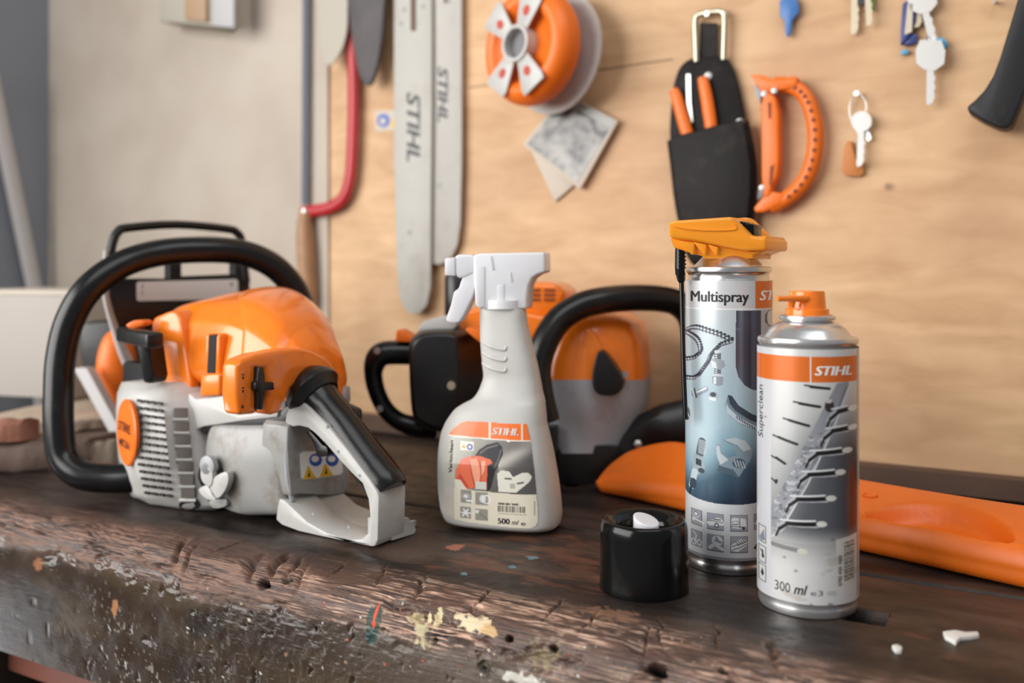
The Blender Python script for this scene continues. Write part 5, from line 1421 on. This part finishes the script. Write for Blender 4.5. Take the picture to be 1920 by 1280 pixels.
guide_bar(lb_out, .0115, 'longer steel guide bar in front, its round tip hanging lowest', [('STIHL', 763, 174, 24, 128)], [[(770, -160), (780, -160), (780, 58), (770, 58)]], [(768, 436, .0035), (758, 18, .003), (793, 12, .003), (752, 44, .003)])
setp(nail(788, -240, .004).build('nail', M_STEEL), 'nail the two guide bars hang from', 'nail')
# small sticker
b = MB(); plate(b, [(704, 208), (741, 206), (742, 244), (705, 246)], 0, .0006, 0)
for cx_, cy_, r_, m_ in ((719, 226, 12, 1), (718, 227, 6, 0)): plate(b, [(cx_ + r_ * math.cos(q), cy_ + r_ * 1.05 * math.sin(q)) for q in np.linspace(0, 6.1, 20)], .0006 + .0003 * (m_ == 0), .0003, m_)
plate(b, [(736, 222), (742, 222), (742, 238), (732, 238)], .0006, .0003, 2)
setp(b.build('sticker', [M_PAPER, M_BSIGN, M_YSIGN]), 'small white sticker with blue ring beside the longer guide bar', 'sticker')
# line spool
ax = Vector((-.72, -.69, .02)).normalized()
c0 = W(1018, 94, .046)
sp = thing('line_spool', 'orange trimmer line spool with four pale spokes hanging high on the wall', 'spool', c0)
b = MB()
R0 = .067
b.lathe(c0, [(.024, 0), (R0 - .012, 0), (R0 - .004, .004), (R0, .012), (R0 + .0005, .022), (R0 - .003, .032), (R0 - .010, .038), (R0 - .016, .039), (R0 - .022, .036), (R0 - .026, .030), (.024, .030)], ax, 64)
b.build('line_coil', M_ORANGE2, sp, sharp=70)
b = MB(); b.lathe(c0, [(.017, -.001), (.021, -.001), (.021, .046), (.017, .046), (.017, .004)], ax, 40); hub = b.build('hub', M_CASE, sp)
b = MB(); b.lathe(c0, [(0, .002), (.0172, .002), (.0172, .035), (0, .035)], ax, 32); b.build('hub_core', mat('hub_grey', (.2, .19, .2, 1), .6), hub)
e1 = (UP - ax * ax.dot(UP)).normalized(); e2 = ax.cross(e1)
if (e2.dot(U)) < 0: e2 = -e2
red = MB()
for ang in (24, -46, 152, 216):
    b = MB(); a_ = math.radians(ang); dd = e1 * math.cos(a_) + e2 * math.sin(a_); ss = e1 * -math.sin(a_) + e2 * math.cos(a_)
    o_ = c0 + ax * .040
    b.prism([o_ + dd * .016 - ss * .008, o_ + dd * .052 - ss * .018, o_ + dd * .060 - ss * .017, o_ + dd * .061 + ss * .017, o_ + dd * .052 + ss * .018, o_ + dd * .016 + ss * .008], ax * .003)
    spk = b.build('spoke', M_CASE, sp, bevel=.001)
    b = MB(); q_ = o_ + dd * .038 + ax * .003
    b.prism([q_ + dd * (.006 * math.cos(t)) + ss * (.005 * math.sin(t)) for t in np.linspace(0, 6.1, 16)], ax * .0006); b.build('spoke_hole', mat('spoke_red', (.5, .06, .03, 1), .6), spk)
b = MB(); cb2 = c0 - ax * .020
b.lathe(cb2, [(.0, -.004), (.070, -.004), (.072, -.002), (.072, .001), (.0, .002)], ax, 64); b.build('rear_flange', M_CASE, sp)
setp(nail(1018, 90, .030).build('nail', M_STEEL), 'nail the orange line spool hangs on', 'nail')
# two prints
def print_card(corners, d, th, seed, label, picture):
    t = thing('photo_card', label, 'photo card', W(corners[0][0], corners[0][1], d), 'prints pinned to the wall')
    b = MB(); plate(b, corners, d, th); cd = b.build('card', M_PAPER, t, bevel=.0006)
    if picture:
        n = 90; P0, P1, P2, P3 = [W(x, y, d + th + .0004) for x, y in picture]
        u_, v_ = np.meshgrid(np.linspace(0, 1, n), np.linspace(0, 1, n))
        V = sum(np.array(p)[None, None] * w[..., None] for p, w in ((P0, (1 - u_) * (1 - v_)), (P1, u_ * (1 - v_)), (P2, u_ * v_), (P3, (1 - u_) * v_)))
        g = .42 + .45 * fbm(u_ * 6, v_ * 6, seed, 4) + .15 * (v_ - .4)
        g = g - .5 * np.exp(-((v_ - .18 - .08 * np.sin(u_ * 9)) / .05) ** 2) * (u_ > .35) - .35 * np.exp(-((u_ - .22) / .05) ** 2 - ((v_ - .35) / .25) ** 2) + .3 * np.exp(-((u_ - .36) / .05) ** 2 - ((v_ - .34) / .12) ** 2)
        g = np.where(v_ < .12, .62, g)
        g = np.clip(g * .62 - .07, .015, .4)[..., None] * np.array([1, .95, .88])
        numgrid('picture', V.reshape(-1, 3), quads(n, n), M_LABEL, cd, g.reshape(-1, 3))
    return t
print_card([(1000, 288), (1075, 250), (1098, 330), (1042, 378)], .0015, .003, 5, 'pale blank card tucked under the black-and-white photo', None)
print_card([(1062, 176), (1162, 228), (1091, 356), (984, 272)], .005, .006, 33, 'tilted black-and-white photo card pinned under the orange spool', [(1062, 178), (1153, 226), (1083, 342), (988, 270)])
# leather holster and cutters
ho = thing('tool_holster', 'black leather tool holster hanging on the wall above the tall spray can', 'holster', W(1330, 300))
HO = [(1263, 185), (1268, 155), (1278, 128), (1298, 112), (1330, 108), (1360, 109), (1376, 128), (1388, 165), (1398, 215), (1408, 300), (1408, 360), (1400, 430), (1390, 480), (1345, 496), (1302, 488), (1288, 445), (1274, 385), (1265, 310), (1259, 250)]
b = MB(); plate(b, HO, .003, .007, smooth=3); hb_ = b.build('back_panel', M_LEATHER, ho, bevel=.002)
b = MB(); plate(b, [(1258, 258), (1300, 247), (1350, 234), (1394, 224), (1402, 262), (1410, 310), (1409, 365), (1401, 432), (1390, 482), (1345, 498), (1302, 490), (1287, 445), (1273, 385), (1264, 310)], .0225, .004); b.tube([W(x, y, .0165) for x, y in ((1393, 228), (1401, 265), (1408, 312), (1407, 365), (1399, 430), (1388, 480), (1345, 494), (1304, 487), (1290, 445), (1276, 385), (1267, 310), (1261, 262))], .0065, 10, 3); b.build('pocket', M_LEATHER, ho, bevel=.004, seg=3)
b = MB(); plate(b, [(1314, 44), (1345, 44), (1346, 118), (1313, 118)], .004, .003); b.build('strap', M_LEATHER, ho)
b = MB(); b.tube([W(x, y, .010) for x, y in ((1306, 116), (1305, 80), (1304, 40), (1310, 28), (1340, 22), (1356, 24), (1359, 40), (1358, 80), (1357, 112))], .0035, 10, 4); b.build('belt_clip', mat('brassy_steel', (.55, .52, .4, 1), .35, metal=.9), ho)
for x, y, d, nm in ((1328, 143, .010, 'rivet'), (1387, 230, .023, 'rivet')):
    b = MB(); b.lathe(W(x, y, d), [(0, -.001), (.0046, -.001), (.0042, .0014), (0, .0022)], WN, 20); b.build(nm, M_KEY, hb_)
setp(nail(1334, 32, -.012).build('nail', M_STEEL), 'nail the black holster clip hangs on', 'nail')
cu = thing('hand_pruner', 'orange-handled hand cutters tucked in the black holster', 'pruner', W(1300, 250, .02))
for pts in (((1262, 168), (1268, 180), (1275, 205), (1282, 230), (1290, 258), (1296, 300)), ((1316, 145), (1320, 160), (1325, 185), (1329, 210), (1333, 238), (1336, 280))):
    b = MB(); b.tube([W(x, y, .0165) for x, y in pts], [.005, .0065, .007, .0072, .007, .006], 12, 4, flat=.7, up=WN); b.build('grip', M_ORANGE2, cu)
b = MB(); plate(b, [(1288, 140), (1295, 140), (1296, 190), (1300, 230), (1293, 230), (1289, 190)], .0105, .002); b.build('spring', M_STEEL, cu)
b = MB(); plate(b, [(1300, 300), (1332, 280), (1336, 330), (1330, 420), (1318, 430), (1306, 360)], .0145, .003); b.build('blades', M_STEEL, cu)
# bow-shaped orange handle
bw = thing('bow_handle', 'orange D-shaped plastic tool handle with a row of holes right of the holster', 'tool handle', W(1480, 270))
b = MB()
arc = [(1452, 158), (1480, 160), (1502, 172), (1516, 192), (1526, 225), (1529, 262), (1524, 300), (1512, 332), (1492, 358), (1468, 376), (1444, 388)]
b.tube([W(x, y, .014) for x, y in arc], .0082, 10, 5, flat=.9, up=WN); b.build('bow', M_ORANGE2, bw)
b = MB(); 
for v in catmull([(x, y, 0) for x, y in arc], 2)[3:-3]: b.lathe(W(v.x - 1, v.y, .0205), [(0, -.001), (.0022, -.001), (.0022, .0012), (0, .0012)], WN, 10)
b.build('bow_holes', mat('orange_hole_shade', (.2, .04, .008, 1), .7), bw)  # dark orange discs on the bow, painted shade for the holes
b = MB()
plate(b, [(1434, 200), (1440, 180), (1450, 176), (1462, 186), (1468, 215), (1469, 300), (1466, 330), (1456, 350), (1452, 372), (1438, 372), (1435, 330)], .006, .017)
gp_ = b.build('grip_bar', M_ORANGE2, bw, bevel=.004, seg=3)
b = MB()
plate(b, [(1414, 144), (1440, 146), (1456, 154), (1480, 152), (1494, 146), (1503, 150), (1500, 168), (1478, 172), (1452, 176), (1440, 186), (1428, 166)], .006, .016)
b.build('end_piece', M_ORANGE2, bw, bevel=.002); b = MB()
plate(b, [(1420, 392), (1438, 370), (1455, 360), (1478, 366), (1470, 384), (1440, 398), (1424, 400)], .006, .016)
b.build('end_piece', M_ORANGE2, bw, bevel=.002)
b = MB()
for x, y in ((1433, 176), (1452, 170), (1429, 352)):
    b = MB(); b.lathe(W(x, y, .022), [(0, -.003), (.0035, -.003), (.003, .0015), (0, .002)], WN, 14); b.build('pin', M_KEY, bw)
b = MB(); plate(b, [(1440, 192), (1446, 192), (1446, 222), (1441, 222)], .0228, .0006); b.build('grip_slot', mat('orange_slot_shade3', (.25, .05, .01, 1), .7), gp_); b = MB(); plate(b, [(1444, 312), (1452, 308), (1447, 350), (1442, 345)], .0228, .0006); b.build('grip_slot', mat('orange_slot_shade2', (.25, .05, .01, 1), .7), gp_)  # dark orange strips laid on the grip as the slots' painted shade
b = MB(); plate(b, [(1417, 160), (1430, 172), (1429, 196), (1420, 180)], .006, .008); b.build('file_tip', M_GREYP, bw); b = MB(); plate(b, [(1424, 358), (1434, 352), (1434, 368), (1424, 376)], .006, .008); b.build('file_tip', M_GREYP, bw)
setp(nail(1484, 170, -.014).build('nail', M_STEEL), 'nail the D-shaped orange handle hangs on', 'nail')
# keys
def key(t, x, y, s, ang, d, m, head='round', name='key', L=1.0):
    """one key: head round (x, y), shaft pointing down turned by ang"""
    ca, sa = math.cos(math.radians(ang)), math.sin(math.radians(ang))
    def q(u_, v_): return (x + s * (u_ * ca - v_ * sa), y + s * (u_ * sa + v_ * ca))
    hd_ = [q(11 * math.cos(a_) , 11 * math.sin(a_)) for a_ in np.linspace(0, 2 * math.pi, 21)[:-1]] if head == 'round' else [q(*p_) for p_ in ((-10, -12), (10, -12), (14, -2), (13, 10), (5, 16), (-5, 16), (-13, 10), (-14, -2))]
    b = MB(); plate(b, hd_, d, .0022)
    sh_ = [q(-3.2, 9), (q(3.2, 9)), q(3.4, 20 * L), q(5.2, 23 * L), q(3.6, 27 * L), q(5.2, 32 * L), q(3.8, 36 * L), q(4.8, 41 * L), q(2.5, 47 * L), q(-2, 49 * L), q(-3.2, 46 * L)]
    plate(b, sh_, d + .0003, .0016)
    return b.build(name, m, t)
def key_ring(t, pts, d):
    b = MB(); b.tube([W(x, y, d) for x, y in pts], .0008, 8, 5, closed=True); return b.build('ring', M_STEEL, t)
k1 = thing('key_set', 'silver key with an orange leather tag right of the D-shaped handle', 'keys', W(1612, 250))
key(k1, 1616, 228, 1.75, 3, .010, M_KEY, name='key')
key(k1, 1618, 236, 1.4, -24, .006, M_STEEL, name='key', L=.45)
b = MB(); plate(b, [(1584, 276), (1590, 264), (1598, 266), (1606, 300), (1620, 308), (1620, 326), (1612, 331), (1586, 330), (1580, 318)], .003, .003); b.build('tag', M_TAN, k1, bevel=.0008)
key_ring(k1, [(1608, 176), (1624, 192), (1622, 214), (1606, 232), (1596, 222), (1594, 196)], .007)
setp(nail(1609, 178, -.018).build('nail', M_STEEL), 'nail holding the key with the orange tag', 'nail')
k2 = thing('key_set', 'single blue key hanging at the top edge left of the other keys', 'keys', W(1480, 10))
b = MB(); plate(b, [(1463, 4), (1474, -6), (1488, -6), (1498, 4), (1500, 24), (1492, 34), (1487, 40), (1484, 64), (1479, 71), (1474, 66), (1472, 40), (1464, 32)], .005, .004); b.build('key', M_BLUE, k2, bevel=.001)
key_ring(k2, [(1480, -22), (1488, -12), (1486, 2), (1480, 6), (1474, 2), (1472, -12)], .007)
setp(nail(1480, -20, -.018).build('nail', M_STEEL), 'nail holding the blue key', 'nail')
k3 = thing('key_set', 'two thin brass keys with a green tag at the top edge', 'keys', W(1615, 10))
key(k3, 1603, -24, 1.8, 1, .006, M_BRASS, L=1.02); key(k3, 1626, -28, 1.6, -3, .011, M_BRASS, L=1.0)
b = MB(); plate(b, [(1630, -20), (1640, -20), (1640, 20), (1636, 23), (1631, 20)], .003, .003); b.build('tag', M_GREEN, k3, bevel=.0008)
key_ring(k3, [(1614, -60), (1628, -44), (1626, -22), (1612, -14), (1602, -24), (1600, -46)], .008)
b = MB(); plate(b, [(1598, -10), (1634, -12), (1630, 8), (1606, 10)], .004, .002); b.build('dark_fob', M_BLACK, k3)
setp(nail(1614, -58, -.018).build('nail', M_STEEL), 'nail holding the green-tagged keys', 'nail')
k4 = thing('key_set', 'big bunch of keys with navy and light blue fobs near the top right', 'keys', W(1730, 40))
key(k4, 1745, 100, 2.0, 1, .014, M_KEY, 'square'); key(k4, 1728, -6, 2.0, -14, .010, M_KEY, 'square'); key(k4, 1726, -30, 1.9, 5, .006, M_BRASS, L=.9)
b = MB(); plate(b, [(1694, 10), (1704, 2), (1718, 24), (1718, 40), (1708, 70), (1690, 88), (1690, 60)], .004, .007); plate(b, [(1692, 70), (1720, 64), (1720, 82), (1694, 88)], .004, .004); fb = b.build('fob', M_NAVY, k4, bevel=.0015)
b = MB(); plate(b, [(1702, 6), (1712, 8), (1710, 60), (1696, 66)], .0112, .001); b.build('fob_face', mat('fob_cream', (.6, .52, .4, 1), .6), fb)
b = MB(); plate(b, [(1690, 96), (1704, 94), (1704, 102), (1690, 104)], .003, .004); plate(b, [(1758, 72), (1772, 76), (1778, 84), (1776, 92), (1764, 94), (1758, 86)], .003, .008); b.build('fob_clip', M_CYAN, k4, bevel=.0008)
key_ring(k4, [(1722, -50), (1738, -34), (1736, -8), (1722, 4), (1708, -8), (1706, -34)], .01)
key_ring(k4, [(1742, 68), (1752, 74), (1750, 86), (1742, 90), (1734, 84), (1734, 74)], .012)
setp(nail(1722, -48, -.012).build('nail', M_STEEL), 'nail holding the big bunch of keys', 'nail')
# black handle at the right edge
hh = thing('black_handle', 'black curved tool handle with a hole at the right edge of the wall', 'tool handle', W(1890, 150))
b = MB(); plate(b, [(1940, -140), (1925, -40), (1912, 8), (1902, 42), (1889, 84), (1878, 120), (1866, 152), (1850, 178), (1832, 197), (1817, 209), (1822, 219), (1850, 236), (1876, 247), (1890, 249), (1900, 242), (1914, 208), (1932, 160), (1958, 80), (1985, -20), (2000, -130)], .010, .030)
hm = b.build('grip', mat('soft_black_grip', (.015, .015, .017, 1), .45, bump=.1, spec=.3), hh, bevel=.005, seg=3)
b = MB(); b.lathe(W(1876, 207, .040), [(0, -.004), (.0055, -.004), (.0055, .0004), (0, .0004)], WN, 20); b.build('hanging_hole', M_DARK, hm)
b = MB(); b.tube([W(1970, -130, .025), W(1985, -260, .025)], .012, 12, 2); plate(b, [(1930, -262), (2060, -250), (2060, -330), (1930, -330)], .012, .028); b.build('head', M_STEEL, hh, bevel=.003)
setp(nail(1960, -248, .0).build('nail', M_STEEL), 'nail under the head of the black-handled tool', 'nail')
ck_ = MB(); ck_.prism([W(880, 163, 0), W(1080, 136, 0), W(1262, 110, 0), W(1262, 112, 0), W(1080, 138.5, 0), W(880, 165, 0)], WN * .0003)
setp(ck_.build('trim_3', mat('dark_crack', (.16, .09, .05, 1), .8)), kind='structure')
# bare nails and knot holes in the plywood
for i, (x, y) in enumerate(((1864, 150), (1866, 5))):
    b = MB(); b.tube([W(x, y, -.003), W(x - 2, y - 2, .016)], .0015, 8, 1); setp(b.build('nail', M_STEEL), ('bare bent nail left of the black curved handle', 'bare nail in the plywood near the top right corner')[i], 'nail')
# ------------------------------------------------------------------ left side: box, timbers, pole
b = MB()
bx = P(135, 780, 1.28); z0 = .052; zt = CAMZ - (548 - 500) / F * 1.20
b_c = thing('cardboard_box', 'pale cardboard box standing on the timber at the far left', 'box', Vector((bx.x - .1, bx.y, z0)))
pA = P(136, 560, 1.20); pB = P(-60, 560, 1.25); dpt = Vector((.02, .16, 0))
b.prism([Vector((pA.x, pA.y, z0)), Vector((pB.x, pB.y, z0)), Vector((pB.x, pB.y, z0)) + dpt, Vector((pA.x, pA.y, z0)) + dpt], UP * (zt - z0))
cbx = b.build('carton', M_CARD, b_c, bevel=.002)
b = MB(); b.prism([Vector((pA.x, pA.y, zt - .004)) - dpt * .01, Vector((pB.x, pB.y, zt - .004)) - dpt * .01, Vector((pB.x, pB.y, zt - .004)) + dpt * 1.01, Vector((pA.x, pA.y, zt - .004)) + dpt * 1.01], UP * .006); b.build('lid', M_PAPER, cbx, bevel=.001)
def timber(name, label, pts, vec, up, mats, seed):
    """rough squared log: front edge polyline, depth vector, height"""
    t = MB(); rg = []
    P_ = catmull(pts, 5); R_ = random.Random(seed)
    for p in P_:
        j = lambda s_=.002: Vector((0, R_.uniform(-s_, s_), R_.uniform(-s_, s_)))
        prof = [(0.04, 0), (0, .12), (0, .8), (.1, 1), (.5, 1.02), (.9, 1), (1, .85), (1, .1), (.95, 0)]
        rg.append([p + vec * a_ + UP * (up * h_) + j() * (0 if h_ == 0 else 1) for a_, h_ in prof])
    t.loft(rg); o = t.build(name, mats, sharp=60); o['label'] = label; o['category'] = 'timber'
    return o
y_ = lambda x, Y, z: Vector(((x - 960) / F * Y, Y, z))
timber('timber_beam', 'dark rough lower beam lying at the far left of the bench', [y_(-90, 1.0, .0005), y_(20, 1.01, .0005), y_(90, 1.02, .0005), y_(152, 1.03, .0005)], Vector((.05, .09, 0)), .032, M_TIMBER, 1)
timber('timber_beam', 'pale rough beam lying on top of the dark beam at far left', [y_(-90, 1.035, .034), y_(60, 1.05, .034), y_(130, 1.06, .034), y_(186, 1.08, .034)], Vector((.05, .22, 0)), .016, M_TIMBERP, 2)
timber('timber_offcut', 'short reddish wood offcut lying in front of the pale beam', [y_(-60, 1.0, .034), y_(0, 1.005, .034), y_(40, 1.012, .034)], Vector((.01, .018, 0)), .022, M_TIMBERR, 3)
timber('timber_offcut', 'short light wood offcut standing behind the wrap handle of the chainsaw', [y_(172, 1.02, .0005), y_(200, 1.03, .0005), y_(232, 1.04, .0005)], Vector((.02, .03, 0)), .030, M_TIMBERP, 4)
pl = MB(); p1 = P(72, 575, 1.598); p2 = P(-20, 130, 1.525); dd = (p1 - p2); p0 = p1 + dd * ((-.93 - p1.z) / dd.z); p0 = Vector((p1.x + .05, p1.y - .02, -.9495))
pl.tube([p2, p1, p0], .0135, 10, 1, flat=.5, up=U)
setp(pl.build('pole', M_POLE), 'pale grey pole leaning against the grey wall at far left', 'pole')
# pale batten seen through the wrap handle
b = MB(); b.prism([P(138, 690, 1.09), P(162, 690, 1.09), P(228, 812, 1.07), P(206, 812, 1.07)], (.004, .012, 0)); 
setp(b.build('batten', M_POLE), 'pale slanted batten seen through the chainsaw wrap handle', 'batten')
# ------------------------------------------------------------------ paint chips on the bench
def chip(pts, label, name='paint_chip'):
    b = MB(); q = []
    for x, y in pts:
        Y_ = F * CAMZ / (y - 500); p = P(x, y, Y_); p.z = -.0005; q.append(p)
    b.prism(q, UP * .0028); o = b.build(name, mat('chip_white', (.7, .68, .64, 1), .7), bevel=.0004)
    o['label'] = label; o['category'] = 'paint chip'
chip([(1768, 1190), (1790, 1187), (1810, 1191), (1833, 1190), (1836, 1196), (1818, 1199), (1800, 1201), (1792, 1210), (1782, 1204), (1772, 1199)], 'larger flake of white paint on the bench right of the cans')
chip([(1672, 1216), (1682, 1214), (1692, 1219), (1690, 1225), (1680, 1225)], 'smaller white flake on the bench just left of the large one')
# ------------------------------------------------------------------ under the bench
pc = P(156, 1260, 1.05); base = Vector((pc.x, pc.y, -.375))
cn_ = thing('amber_bottle', 'amber bottle with a narrow neck standing on the shelf under the bench', 'bottle', base)
b = MB(); b.lathe(base + UP * .0005, [(0, 0), (.028, 0), (.032, .006), (.032, .118), (.028, .138), (.014, .152), (.011, .158), (.011, .172), (0, .172)], seg=32); b.build('bottle_body', mat('amber', (.6, .17, .01, 1), .25, coat=.3), cn_)
pc = P(252, 1275, 1.03); base = Vector((pc.x, pc.y, -.375))
c2 = thing('yellow_carton', 'yellow carton on the shelf under the bench beside the amber bottle', 'box', base)
b = MB(); b.box(base + UP * .073, U * .026, N * .025, UP * .0725); b.build('carton', M_YELLOW, c2, bevel=.004)
